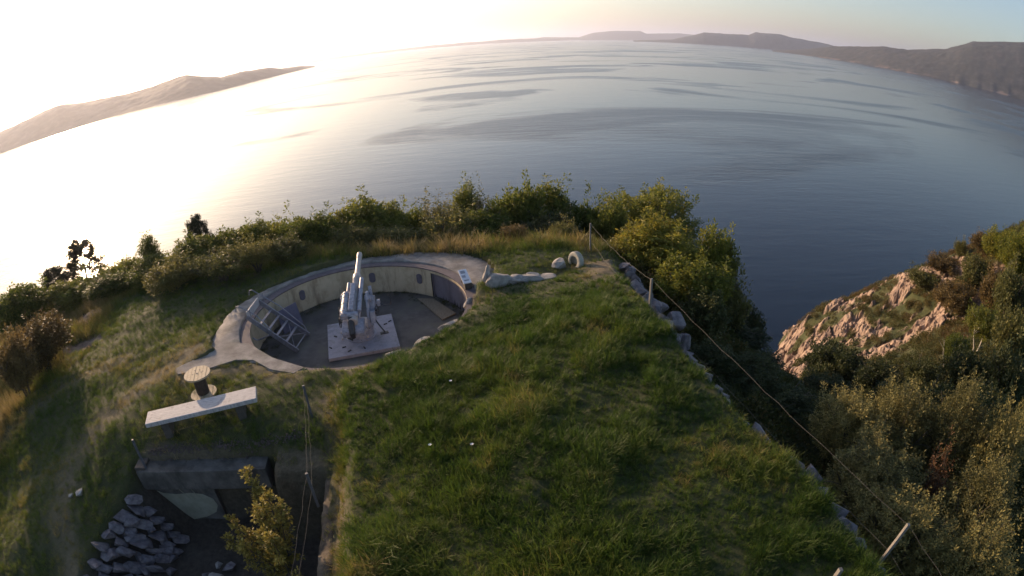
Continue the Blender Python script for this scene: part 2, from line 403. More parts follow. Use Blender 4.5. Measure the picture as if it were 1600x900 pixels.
def hill_mat(name, c1, c2, c3, scale):
    mt, n, l, b = newmat(name)
    f = noise(n, l, scale, 10, .7)
    c = ramp(n, l, f, [(.32, c1), (.5, c2), (.66, c3)])
    at = n.new('ShaderNodeAttribute'); at.attribute_name = 'rock'
    c = mix_rgb(n, l, at.outputs['Fac'], c, (.36, .25, .19))
    l.new(c, b.inputs['Base Color']); b.inputs['Roughness'].default_value = .95
    return mt
M['hill'] = hill_mat('hill', (.010, .014, .012), (.025, .027, .022), (.065, .055, .048), .028)

# ------------------------------------------------------------------ object helpers
def tag(o, label=None, cat=None, group=None, kind=None):
    for k, v in (('label', label), ('category', cat), ('group', group), ('kind', kind)):
        if v: o[k] = v
    return o

def link(o, parent=None):
    COL.objects.link(o)
    if parent: o.parent = parent
    return o

def empty(name, loc=(0, 0, 0), rz=0, label=None, cat=None, group=None):
    o = bpy.data.objects.new(name, None); o.empty_display_size = .3
    o.location = loc; o.rotation_euler = (0, 0, rz); COL.objects.link(o)
    return tag(o, label, cat, group)

def npmesh(name, V, Fc, mt=None, smooth=False, attrs=None):
    me = bpy.data.meshes.new(name)
    if isinstance(Fc, np.ndarray):
        k = Fc.shape[1]; nf = len(Fc)
        me.vertices.add(len(V)); me.vertices.foreach_set('co', np.asarray(V, np.float32).ravel())
        me.loops.add(nf * k); me.loops.foreach_set('vertex_index', Fc.astype(np.int32).ravel())
        me.polygons.add(nf); me.polygons.foreach_set('loop_start', np.arange(0, nf * k, k, dtype=np.int32))
        me.update(calc_edges=True)
    else:
        me.from_pydata([tuple(v) for v in V], [], Fc); me.update()
    if smooth: me.polygons.foreach_set('use_smooth', np.ones(len(me.polygons), bool))
    for nm, dom, arr in attrs or ():
        a = me.attributes.new(nm, 'FLOAT', dom); a.data.foreach_set('value', np.asarray(arr, np.float32))
    if mt: me.materials.append(mt)
    return me

class MB:
    """collects boxes, tubes and solids; build() links them as one mesh object"""
    def __init__(s): s.bm = bmesh.new()
    def box(s, c, size, rot=None, bev=0):
        r = bmesh.ops.create_cube(s.bm, size=1)
        mt = Matrix.Translation(c) @ (rot.to_4x4() if rot is not None else Matrix.Identity(4)) @ Matrix.Diagonal((*size, 1))
        bmesh.ops.transform(s.bm, matrix=mt, verts=r['verts'])
        if bev:
            ed = list({e for v in r['verts'] for e in v.link_edges})
            bmesh.ops.bevel(s.bm, geom=ed, offset=bev, segments=2, affect='EDGES', profile=.7)
        return s
    def tube(s, a, b, r0, r1=None, seg=12, caps=True):
        a = Vector(a); b = Vector(b); r1 = r0 if r1 is None else r1
        d = b - a; q = d.to_track_quat('Z', 'Y')
        mt = Matrix.Translation((a + b) / 2) @ q.to_matrix().to_4x4()
        bmesh.ops.create_cone(s.bm, cap_ends=caps, segments=seg, radius1=r0, radius2=r1, depth=d.length, matrix=mt)
        return s
    def path(s, pts, r, seg=6):
        pts = [Vector(p) for p in pts]; rings = []
        for i, p in enumerate(pts):
            d = (pts[min(i + 1, len(pts) - 1)] - pts[max(i - 1, 0)]).normalized()
            u = d.cross(Vector((.13, .21, 1))).normalized(); w = d.cross(u).normalized()
            rr = r[i] if isinstance(r, (list, tuple)) else r
            rings.append([s.bm.verts.new(p + (u * math.cos(t * 2 * PI / seg) + w * math.sin(t * 2 * PI / seg)) * rr) for t in range(seg)])
        for A, B in zip(rings[:-1], rings[1:]):
            for t in range(seg): s.bm.faces.new((A[t], A[(t + 1) % seg], B[(t + 1) % seg], B[t]))
        s.bm.faces.new(rings[0][::-1]); s.bm.faces.new(rings[-1])
        return s
    def lathe(s, prof, base=(0, 0, 0), seg=32):
        rings = []
        for r, z in prof:
            rings.append([s.bm.verts.new((base[0] + r * math.cos(t * 2 * PI / seg), base[1] + r * math.sin(t * 2 * PI / seg), base[2] + z)) for t in range(seg)])
        for A, B in zip(rings[:-1], rings[1:]):
            for t in range(seg): s.bm.faces.new((A[t], A[(t + 1) % seg], B[(t + 1) % seg], B[t]))
        s.bm.faces.new(rings[0][::-1]); s.bm.faces.new(rings[-1])
        return s
    def prism(s, poly, z0, z1, mt=None):
        """polygon in xy extruded from z0 to z1, then moved by the matrix mt"""
        A = [s.bm.verts.new((x, y, z0)) for x, y in poly]; B = [s.bm.verts.new((x, y, z1)) for x, y in poly]
        n = len(poly)
        s.bm.faces.new(A[::-1]); s.bm.faces.new(B)
        for i in range(n): s.bm.faces.new((A[i], A[(i + 1) % n], B[(i + 1) % n], B[i]))
        if mt: bmesh.ops.transform(s.bm, matrix=mt, verts=A + B)
        return s
    def rough(s, amp, seed=0, cuts=0):
        if cuts: bmesh.ops.subdivide_edges(s.bm, edges=s.bm.edges[:], cuts=cuts, use_grid_fill=True)
        rn = random.Random(seed)
        for v in s.bm.verts: v.co += Vector((rn.uniform(-1, 1), rn.uniform(-1, 1), rn.uniform(-1, 1))) * amp
        return s
    def mesh(s, name, mt, smooth=False):
        bmesh.ops.recalc_face_normals(s.bm, faces=s.bm.faces)
        me = bpy.data.meshes.new(name); s.bm.to_mesh(me); s.bm.free(); me.materials.append(mt)
        if smooth:
            for p in me.polygons: p.use_smooth = True
            try: me.set_sharp_from_angle(angle=rad(38))
            except Exception: pass
        return me
    def build(s, name, mt, parent=None, smooth=False):
        return link(bpy.data.objects.new(name, s.mesh(name, mt, smooth)), parent)

def obj(name, me, parent=None, loc=None, rot=None, sc=None):
    o = bpy.data.objects.new(name, me); link(o, parent)
    if loc is not None: o.location = loc
    if rot is not None: o.rotation_euler = rot
    if sc is not None: o.scale = sc
    return o

def boulder_mesh(seed, mt, flat=.7):
    rn = random.Random(seed); bm = bmesh.new(); bmesh.ops.create_icosphere(bm, subdivisions=3, radius=.62)
    pl_ = []
    for i in range(13):
        n_ = Vector((rn.gauss(0, 1), rn.gauss(0, 1), rn.gauss(0, 1))).normalized(); pl_.append((n_, rn.uniform(.30, .50)))
    for v in bm.verts:
        for n_, d_ in pl_:
            k = v.co.dot(n_) - d_
            if k > 0: v.co -= n_ * k
        v.co += v.co.normalized() * (float(fbm(v.co.x * 5 + seed, v.co.y * 5 + v.co.z * 3, seed)) - .5) * .09
        v.co.z *= flat
    me = bpy.data.meshes.new('boulder'); bm.to_mesh(me); bm.free(); me.materials.append(mt)
    return me

def stone_mesh(seed, mt, flat=.75, n=12):
    rn = random.Random(seed); bm = bmesh.new()
    for i in range(n):
        v = Vector((rn.gauss(0, 1), rn.gauss(0, 1), rn.gauss(0, 1))).normalized()
        k = 1 / max(abs(v.x), abs(v.y), abs(v.z)) ** .65
        bm.verts.new((v.x * k * .5, v.y * k * .5, v.z * k * .5 * flat))
    r = bmesh.ops.convex_hull(bm, input=bm.verts[:])
    bmesh.ops.delete(bm, geom=[v for v in bm.verts if not v.link_faces], context='VERTS')
    me = bpy.data.meshes.new('stone'); bm.to_mesh(me); bm.free(); me.materials.append(mt)
    return me
# ------------------------------------------------------------------ ground, sea, far land, haze
def axis(lo, hi, bands):
    """grid lines from lo to hi; bands = (a, b, step) of fine spacing, growing outside"""
    out = []; x = bands[0][0]; st = bands[0][2]; left = []
    while x > lo: st *= 1.12; x -= st; left.append(x)
    out = left[::-1]
    for i, (a, b, s) in enumerate(bands):
        out += list(np.arange(a, b - 1e-6, s))
    x = bands[-1][1]; st = bands[-1][2]; out.append(x)
    while x < hi: st *= 1.12; x += st; out.append(x)
    return np.array(out)
gx = axis(-160, 160, [(-32, -15, .32), (-15, 9, .14), (9, 26, .36), (26, 56, .2)])
gy = axis(-60, 110, [(1, 26, .14), (26, 58, .22)])
GX, GY = np.meshgrid(gx, gy)
GZ, ROCK, MSD, TSD, PRR = ground(GX.ravel(), GY.ravel(), True)
nx, ny = len(gx), len(gy)
ii, jj = np.meshgrid(np.arange(nx - 1), np.arange(ny - 1))
q = (jj * nx + ii).ravel()
Fq = np.c_[q, q + 1, q + nx + 1, q + nx]
PATH1 = [(-12.6,17.6),(-13.3,16.4),(-14.2,15.1),(-15.0,13.7),(-15.6,11.5),(-14.9,9.2),(-13.6,7.5),(-12.6,5)]
PATH2 = [(-26,9),(-22,12.5),(-20.8,14.7),(-19.2,16.4),(-16.6,17.8)]
def dirt_mask(x, y):
    d1 = line_d(x, y, PATH1); d2 = line_d(x, y, PATH2)
    m1 = np.exp(-(d1 / .7) ** 2) * .68; m2 = np.exp(-(d2 / .6) ** 2) * .5
    return np.clip(np.maximum(m1, m2) * (.45 + 1.1 * fbm(x / .8, y / .8, 61)), 0, 1)
sx_, sy_ = GX.ravel(), GY.ravel()
DIRT = dirt_mask(sx_, sy_)
edge = np.exp(-((MSD - .0) / .35) ** 2) * (sx_ < 3) * .8                   # bare earth along the brow of the mound
corner = np.exp(-(((sx_ - 4.0) / 1.5) ** 2 + ((sy_ - 22.3) / 2.8) ** 2)) * 1.1  # worn ground at the fence corner
bank = sstep(12.6, 12.2, sy_) * sstep(11.2, 11.5, sy_) * sstep(-12.4, -12, sx_) * sstep(-5.2, -5.6, sx_) * .75
wing = np.exp(-((line_d(sx_, sy_, [(-12, 15.7), (-9.5, 16.5), (-7.4, 15.5)]) / .4) ** 2)) * .7
DIRT = np.clip(np.maximum.reduce([DIRT, edge * (.4 + fbm(sx_, sy_, 62)), corner * (.3 + fbm(sx_, sy_, 63)), bank, wing]), 0, 1)
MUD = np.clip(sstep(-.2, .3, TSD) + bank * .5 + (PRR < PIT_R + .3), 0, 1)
obj('ground', npmesh('ground', np.c_[sx_, sy_, GZ], Fq, M['ground'], True,
    [('rock', 'POINT', ROCK), ('dirt', 'POINT', DIRT), ('mud', 'POINT', MUD)]))['kind'] = 'structure'
_fl = (ROCK[Fq].mean(1) > .35)                                          # bare rock breaks in facets, turf is smooth
_gm = bpy.data.objects['ground'].data
_gm.polygons.foreach_set('use_smooth', ~_fl)
def gz(x, y):
    """height of the ground sheet (bilinear)"""
    x = np.atleast_1d(np.asarray(x, float)); y = np.atleast_1d(np.asarray(y, float))
    i = np.clip(np.searchsorted(gx, x) - 1, 0, nx - 2); j = np.clip(np.searchsorted(gy, y) - 1, 0, ny - 2)
    tx = (x - gx[i]) / (gx[i + 1] - gx[i]); ty = (y - gy[j]) / (gy[j + 1] - gy[j])
    g = GZ.reshape(ny, nx)
    return (g[j, i] * (1 - tx) + g[j, i + 1] * tx) * (1 - ty) + (g[j + 1, i] * (1 - tx) + g[j + 1, i + 1] * tx) * ty
def gmask(arr, x, y):
    i = np.clip(np.searchsorted(gx, x), 0, nx - 1); j = np.clip(np.searchsorted(gy, y), 0, ny - 1)
    return arr.reshape(ny, nx)[j, i]
def g1(x, y): return float(gz(x, y)[0])

FAR = 60000.0
sv = np.array([(-FAR, -FAR, SEA), (FAR, -FAR, SEA), (FAR, FAR, SEA), (-FAR, FAR, SEA)])
obj('sea', npmesh('sea', sv, [(0, 1, 2, 3)], M['sea']))['kind'] = 'structure'

def ridge(name, table, depth, seed, rough=.16, back=1.6, rockband=0):
    """a hilly coast: table rows (azimuth in degrees, metres to the shore, crest height above the sea)"""
    T = np.array(table, float); n = 320; mrow = 53
    az = np.linspace(T[0, 0], T[-1, 0], n); ds = np.interp(az, T[:, 0], T[:, 1]); hc = np.interp(az, T[:, 0], T[:, 2])
    ker = np.exp(-np.linspace(-2, 2, 31) ** 2); ds = np.convolve(np.pad(ds, 15, 'edge'), ker / ker.sum(), 'valid')
    t = np.r_[np.linspace(0, 1, 40), np.linspace(1, 1 + back, 14)[1:]]
    A, Tt = np.meshgrid(np.radians(az), t); D = np.interp(A, np.radians(az), ds); Hc = np.interp(A, np.radians(az), hc)
    D = D + (fbm(np.degrees(A) * .8, Tt * 0, seed + 3) - .5) * depth * .12 * np.clip(1 - Tt * 4, 0, 1)
    dist = D + Tt * depth
    prof = np.where(Tt < 1, np.sin(np.clip(Tt, 0, 1) * PI / 2) ** 1.35, np.cos((Tt - 1) / back * PI / 2))
    X = np.sin(A) * dist; Y = np.cos(A) * dist
    nz = fbm(X / (depth * .45), Y / (depth * .45), seed, 5) - .5
    Z = SEA - 1 + np.maximum(Hc, 2) * prof * (1 + nz * 2 * rough * np.where(abs(Tt - 1) < .12, .35, 1)) + 1.2 * (Tt > 0)
    Z = Z + (fbm(X / 38, Y / 38, seed + 21, 3) - .35) * np.minimum(9, Hc * .12) * sstep(.03, .2, Tt) * (Tt < 1.3)
    Z[0] = SEA - 3; Z[-1] = SEA - 3
    i, j = np.meshgrid(np.arange(n - 1), np.arange(mrow - 1)); q = (j * n + i).ravel()
    rk = np.clip(sstep(.16, .02, Tt) * sstep(.48, .62, fbm(X / 55, Y / 55, seed + 8)), 0, 1) * rockband
    o = obj(name, npmesh(name, np.c_[X.ravel(), Y.ravel(), Z.ravel()], np.c_[q, q + 1, q + n + 1, q + n], M['hill'], True, [('rock', 'POINT', rk.ravel())]))
    o['kind'] = 'structure'
    return o
ridge('island', [(-64, 2400, 40), (-60, 2300, 62), (-55, 2220, 66), (-50.04, 2141, 75), (-47.55, 2080, 84), (-43.72, 1993, 98), (-39.77, 1910, 70), (-35.16, 1811, 60), (-31.6, 1740, 71), (-30.54, 1722, 76), (-28.67, 1688, 52), (-27.1, 1708, 38), (-25.17, 1887, 43), (-22.32, 2233, 39), (-21.09, 2427, 24), (-19.2, 2860, 18), (-17.83, 3284, 3)], 400, 11, .1)
ridge('far_shore', [(-19.5, 11000, 42), (-17.48, 11000, 48), (-13.54, 11000, 45), (-8.56, 11000, 46), (-4, 11000, 52), (-1.76, 11000, 46), (0, 11000, 56), (3.18, 11000, 60), (6, 11000, 40)], 400, 12, .25)
ridge('far_hills', [(a_, d_ * 1.3, 36 + (h_ - 36) * 1.3) for a_, d_, h_ in [(1.5, 9000, 8), (2.56, 9000, 40), (4.42, 9000, 71), (6.2, 9000, 60), (7.8, 9000, 56), (9.05, 9000, 125), (11.22, 9000, 168), (13.69, 9000, 170), (14.3, 9000, 122), (17.4, 9000, 146), (18.64, 9000, 134), (21.13, 9000, 150), (24, 9000, 170), (28, 9000, 160), (34, 9000, 60)]], 1200, 13, .10)
ridge('middle_hills', [(13, 6500, 12), (16.76, 6500, 36), (18.64, 6500, 91), (19.89, 6500, 138), (22.38, 6500, 142), (24.26, 6500, 146), (24.89, 6500, 182), (27.4, 6500, 185), (28.66, 6500, 155), (31.83, 6500, 138), (34, 6500, 95), (40, 6500, 60)], 500, 14, .12)
ridge('peninsula', [(26.6, 3950, 3), (27.52, 3853, 13), (29.93, 3645, 39), (32.47, 3400, 78), (37.61, 2960, 118), (40.2, 2830, 121), (44.12, 2720, 164), (45.44, 2695, 197), (46.76, 2680, 230), (49.43, 2660, 259), (52.13, 2650, 287), (58, 2700, 310), (66, 2800, 260)], 600, 15, .05, rockband=.5)

hz = bpy.data.materials.new('haze'); hz.use_nodes = True
hn = hz.node_tree.nodes; hn.remove(hn['Principled BSDF'])
pv = hn.new('ShaderNodeVolumePrincipled')
pv.inputs['Color'].default_value = (.80, .84, 1.0, 1); pv.inputs['Density'].default_value = HAZE; pv.inputs['Anisotropy'].default_value = .58
hz.node_tree.links.new(pv.outputs[0], hn['Material Output'].inputs['Volume'])
mb = MB(); zt, zb = 460.0, -60.0
mb.box((0, 0, (zt + zb) / 2), (FAR * 2.02, FAR * 2.02, zt - zb))
hb = mb.build('haze', hz); hb['kind'] = 'stuff'

# dark wake lines: long low swells that a passing boat left
for k, (x0, y0, x1, y1, wd, hh) in enumerate([(830, 985, 900, 690, 10, .9), (1090, 1230, 1260, 960, 16, 1.3), (960, 1120, 1090, 820, 12, 1.0), (700, 1020, 790, 900, 7, .6)]):
    n = 60; V = []; Fc = []
    for i in range(n + 1):
        t = i / n; x = x0 + (x1 - x0) * t; y = y0 + (y1 - y0) * t; dx, dy = y1 - y0, -(x1 - x0); L = math.hypot(dx, dy); dx /= L; dy /= L
        w = wd * math.sin(min(1, t * 1.6 + .05) * PI / 2) * (1 + .25 * math.sin(i * .9 + k)); h = hh * math.sin(PI * min(1, .05 + t * .9)) ** .5
        bx = math.sin(t * 2.2 + k) * 6
        V += [(x + dx * bx - dx * w, y + dy * bx - dy * w, SEA - .02), (x + dx * bx, y + dy * bx, SEA + h * .5), (x + dx * bx + dx * w, y + dy * bx + dy * w, SEA - .02)]
        if i: a = 3 * (i - 1); Fc += [(a, a + 3, a + 4, a + 1), (a + 1, a + 4, a + 5, a + 2)]
    obj('boat_wake', npmesh('boat_wake', np.array(V), Fc, M['sea'], True))['kind'] = 'structure'

# ------------------------------------------------------------------ grass and ground cover (stuff)
rng = np.random.default_rng(7)
def tuft(nb, h, spread, lean, w, seed, seg=3):
    r = np.random.default_rng(seed); V = []; Fc = []; bt = []
    for b in range(nb):
        a = r.uniform(0, 2 * PI); rr = spread * math.sqrt(r.uniform()); hh = h * r.uniform(.6, 1.15); le = lean * r.uniform(.3, 1.2)
        p = np.array([rr * math.cos(a), rr * math.sin(a), -.04]); da = a + r.normal(0, .7); d = np.array([math.cos(da), math.sin(da), 0]); sd = np.array([-d[1], d[0], 0]); v = r.normal(0, .10)
        base = len(V)
        for k in range(seg + 1):
            t = k / seg; ww = w * (1 - t) ** .7 * .5 + .0008
            c = p + d * le * hh * t ** 1.7 + np.array([0, 0, hh * (t - .35 * le * t * t)])
            V += [c - sd * ww, c + sd * ww]
        for k in range(seg):
            Fc.append((base + 2 * k, base + 2 * k + 1, base + 2 * k + 3, base + 2 * k + 2)); bt.append(v)
    return np.array(V), np.array(Fc), np.array(bt)
def proto(name, data, mt):
    V, Fc, bt = data
    return bpy.data.objects.new(name, npmesh(name, V, Fc, mt, False, [('bt', 'FACE', bt)]))
def scatter(name, P, rot, scl, pick, tint, protos):
    me = npmesh(name, P, np.zeros((0, 4), int)) if False else bpy.data.meshes.new(name)
    me.vertices.add(len(P)); me.vertices.foreach_set('co', np.asarray(P, np.float32).ravel())
    a = me.attributes.new('rot', 'FLOAT_VECTOR', 'POINT'); a.data.foreach_set('vector', np.asarray(rot, np.float32).ravel())
    a = me.attributes.new('scl', 'FLOAT', 'POINT'); a.data.foreach_set('value', np.asarray(scl, np.float32))
    a = me.attributes.new('tint', 'FLOAT', 'POINT'); a.data.foreach_set('value', np.asarray(tint, np.float32))
    a = me.attributes.new('pick', 'INT', 'POINT'); a.data.foreach_set('value', np.asarray(pick, np.int32))
    o = obj(name, me); o['kind'] = 'stuff'
    c = bpy.data.collections.new(name + '_kinds')
    for p in protos: c.objects.link(p)
    ng = bpy.data.node_groups.new(name, 'GeometryNodeTree')
    ng.interface.new_socket('Geometry', in_out='INPUT', socket_type='NodeSocketGeometry')
    ng.interface.new_socket('Geometry', in_out='OUTPUT', socket_type='NodeSocketGeometry')
    N = ng.nodes; L = ng.links
    gi = N.new('NodeGroupInput'); go = N.new('NodeGroupOutput'); ip = N.new('GeometryNodeInstanceOnPoints')
    ci = N.new('GeometryNodeCollectionInfo'); ci.inputs['Collection'].default_value = c
    ci.inputs['Separate Children'].default_value = True; ci.inputs['Reset Children'].default_value = True
    def na(nm, ty):
        x = N.new('GeometryNodeInputNamedAttribute'); x.data_type = ty; x.inputs['Name'].default_value = nm
        return [s for s in x.outputs if s.name == 'Attribute' and s.enabled][0]
    L.new(gi.outputs[0], ip.inputs['Points']); L.new(ci.outputs[0], ip.inputs['Instance'])
    ip.inputs['Pick Instance'].default_value = True
    L.new(na('pick', 'INT'), ip.inputs['Instance Index'])
    er = N.new('FunctionNodeEulerToRotation'); L.new(na('rot', 'FLOAT_VECTOR'), er.inputs[0]); L.new(er.outputs[0], ip.inputs['Rotation'])
    L.new(na('scl', 'FLOAT'), ip.inputs['Scale']); L.new(ip.outputs[0], go.inputs[0])
    md = o.modifiers.new('scatter', 'NODES'); md.node_group = ng
    return o

def meadow_points(x0, x1, y0, y1, dens):
    n = int((x1 - x0) * (y1 - y0) * dens)
    return rng.uniform(x0, x1, n), rng.uniform(y0, y1, n)
def clear_of_works(x, y):
    ang = np.degrees(np.arctan2(y - PIT[1], x - PIT[0])); rr = np.hypot(x - PIT[0], y - PIT[1])
    ok = ~((rr < apron_r(ang) - .02) & (poly_sd(x, y, MOUND) < .02)) & (rr > PIT_R + .15)
    ok &= poly_sd(x, y, TRENCH) < -.05
    ok &= poly_sd(x, y, WING) < 0
    return ok
# long grass of the mound, in swirls
x, y = meadow_points(-6.5, 8, 2.5, 24.5, 100)
sd = poly_sd(x, y, MOUND); keep = (sd > np.where((x > 4.4) & (y < 22), .16, np.where(x < -3.5, -.3, -.1))) & (rng.uniform(size=len(x)) < sstep(-.3, .3, sd) + .1) & clear_of_works(x, y)
keep &= rng.uniform(size=len(x)) > gmask(np.exp(-(((sx_ - 4.0) / 1.4) ** 2 + ((sy_ - 22.3) / 2.6) ** 2)), x, y) * 1.0
keep &= rng.uniform(size=len(x)) > np.exp(-(((x + 3.6) / .8) ** 2 + ((y - 16.3) / .6) ** 2)) * .8
x, y = x[keep], y[keep]
clump = fbm(x / 1.3, y / 1.3, 71); big = fbm(x / 3.2, y / 3.2, 72)
swirl = fbm(x / 2.4, y / 2.4, 73) * 4 * PI
tilt = .12 + .55 * fbm(x / 1.6, y / 1.6, 74)
scl = np.clip(.44 + 1.0 * (clump - .35), .34, .95) * rng.uniform(.75, 1.2, len(x)) * np.where(y > 19, .7, 1.0)
tint = .31 + .75 * (big - .5) + .22 * (clump - .5) + rng.normal(0, .07, len(x)) + .22 * sstep(.5, .05, poly_sd(x, y, MOUND))
tint += .25 * sstep(.62, .75, fbm(x / .9, y / .9, 75))
rot = np.c_[tilt * np.cos(swirl), tilt * np.sin(swirl), rng.uniform(0, 2 * PI, len(x))]
pick = np.where(clump > .5, rng.integers(0, 3, len(x)), rng.integers(1, 5, len(x)))
G = [proto('a_tuft', tuft(24, .50, .10, 1.0, .019, 1), M['grass']), proto('b_tuft', tuft(22, .42, .12, .8, .018, 2), M['grass']),
     proto('c_tuft', tuft(24, .33, .15, .9, .016, 3), M['grass']), proto('d_tuft', tuft(22, .24, .16, .7, .015, 4), M['grass']), proto('e_tuft', tuft(18, .22, .13, 1.1, .016, 5), M['grass'])]
tag(scatter('grass', np.c_[x, y, gz(x, y)], rot, scl, pick, np.clip(tint, 0, 1), G), 'long green grass matted over the mound', 'grass')
# short meadow turf
x, y = meadow_points(-36, 9, 1.5, 34, 46)
near = np.hypot(x, y) < 26
keep = (poly_sd(x, y, MOUND) < .1) & clear_of_works(x, y) & (rng.uniform(size=len(x)) > gmask(DIRT, x, y) * .93) & (gmask(ROCK, x, y) < .35) & (x < 5.5)
keep &= (near | (rng.uniform(size=len(x)) < .55)) & (gz(x, y) > -5)
x, y = x[keep], y[keep]
big = fbm(x / 3.5, y / 3.5, 82); clump = fbm(x / .8, y / .8, 83)
wild = sstep(24.8, 26.6, y + .10 * x + 1.2 * (fbm(x / 2, y / 2, 84) - .5)) * (x > -16) + sstep(-19, -25, x)      # rank dry grass before the thicket
wild = np.clip(wild, 0, 1)
scl = (.30 + .35 * clump + 1.55 * wild * (.25 + clump)) * rng.uniform(.7, 1.25, len(x))
tint = .42 + .7 * (big - .5) + .2 * (clump - .5) + rng.normal(0, .06, len(x)) + .42 * wild + .5 * gmask(DIRT, x, y) + .04 * sstep(-7, -13, x)
rot = np.c_[rng.normal(0, .2, len(x)), rng.normal(0, .2, len(x)), rng.uniform(0, 2 * PI, len(x))]
G2 = [proto('f_tuft', tuft(20, .42, .17, .55, .016, 11, 2), M['grass']), proto('g_tuft', tuft(18, .34, .2, .8, .017, 12, 2), M['grass']), proto('h_tuft', tuft(20, .28, .22, .7, .017, 13, 2), M['grass'])]
tag(scatter('meadow_grass', np.c_[x, y, gz(x, y)], rot, scl, rng.integers(0, 3, len(x)), np.clip(tint, 0, 1), G2), 'short green and straw turf of the meadow round the pit', 'grass')

# heath and undergrowth on the slopes
def leafclump(seed, R, H, n, L):
    r = np.random.default_rng(seed)
    a = r.uniform(0, 2 * PI, n); rr = R * np.sqrt(r.uniform(0, 1, n)); z = H * r.uniform(.05, 1, n) * (1 - .55 * (rr / R) ** 2)
    p = np.c_[rr * np.cos(a), rr * np.sin(a), z]
    d = np.c_[np.cos(a) * .6, np.sin(a) * .6, np.full(n, .7)] + r.normal(0, .5, (n, 3)); d /= np.linalg.norm(d, axis=1)[:, None]
    s = np.cross(d, r.normal(0, 1, (n, 3))); s /= np.linalg.norm(s, axis=1)[:, None]; ln = L * r.uniform(.6, 1.3, n)[:, None]
    V = np.stack([p, p + d * ln * .5 + s * ln * .24, p + d * ln, p + d * ln * .5 - s * ln * .24], 1).reshape(-1, 3)
    return V, np.arange(4 * n).reshape(n, 4), r.normal(0, .12, n)
H_ = [proto('i_clump', leafclump(1, .55, .7, 260, .13), M['heath']), proto('j_clump', leafclump(2, .7, .5, 260, .12), M['heath']), proto('k_clump', leafclump(3, .45, .9, 240, .14), M['heath'])]
def slopes(x0, x1, y0, y1, dens):
    x, y = meadow_points(x0, x1, y0, y1, dens)
    k = (poly_sd(x, y, MOUND) < -.9) & (gmask(ROCK, x, y) < .3) & (gz(x, y) > SEA + 2.0) & clear_of_works(x, y)
    k &= ~((x > -34) & (x < 4.9) & (y < 28.5 + .8 * np.sin(x)))
    return x[k], y[k]
xs, ys = [], []
for a in [(5, 62, -2, 62, 2.6), (-70, 8, 27, 56, 2.2), (62, 110, 10, 62, .7), (-70, -34, -10, 40, .8)]:
    a_, b_ = slopes(*a); xs.append(a_); ys.append(b_)
x = np.concatenate(xs); y = np.concatenate(ys)
head = sstep(24, 34, x) * sstep(22, 32, y)
tint = .30 + .9 * (fbm(x / 3.5, y / 3.5, 91) - .5) + .28 * head + rng.normal(0, .08, len(x))
scl = rng.uniform(.5, 1.25, len(x)) * (1 - .15 * head)
rot = np.c_[rng.normal(0, .15, len(x)), rng.normal(0, .15, len(x)), rng.uniform(0, 2 * PI, len(x))]
tag(scatter('undergrowth', np.c_[x, y, gz(x, y) - .05], rot, scl, rng.integers(0, 3, len(x)), np.clip(tint, 0, 1), H_), 'heath and low scrub covering the slopes', 'undergrowth')
# ------------------------------------------------------------------ trees and bushes
def leaves_on(segs, per, L, r, spread, asp=.42, droop=0):
    """quads of leaves along twigs; segs = array (n, 2, 3)"""
    n = len(segs); m_ = n * per
    t = r.uniform(.12, 1.05, m_); k = np.repeat(np.arange(n), per)
    a = segs[k, 0]; b = segs[k, 1]; ax = b - a; ln = np.linalg.norm(ax, axis=1)[:, None] + 1e-6; ax = ax / ln
    side = np.cross(ax, r.normal(0, 1, (m_, 3))); side /= np.linalg.norm(side, axis=1)[:, None]
    p = a + (b - a) * t[:, None] + side * (spread * r.uniform(0, 1, m_) ** 1.0 * (1.15 - .75 * t))[:, None]
    d = ax * .55 + side * .9 + r.normal(0, .35, (m_, 3)) - np.array([0, 0, droop]); d /= np.linalg.norm(d, axis=1)[:, None]
    s = np.cross(d, r.normal(0, 1, (m_, 3)) + np.array([0, 0, 1.2])); s /= np.linalg.norm(s, axis=1)[:, None]
    l_ = (L * r.uniform(.6, 1.3, m_))[:, None]; w = l_ * asp
    V = np.stack([p, p + d * l_ * .5 + s * w * .5, p + d * l_, p + d * l_ * .5 - s * w * .5], 1).reshape(-1, 3)
    twig_t = r.normal(0, .16, n)
    return V, np.arange(4 * m_).reshape(m_, 4), np.clip(.48 + twig_t[k] + r.normal(0, .11, m_), 0, 1)

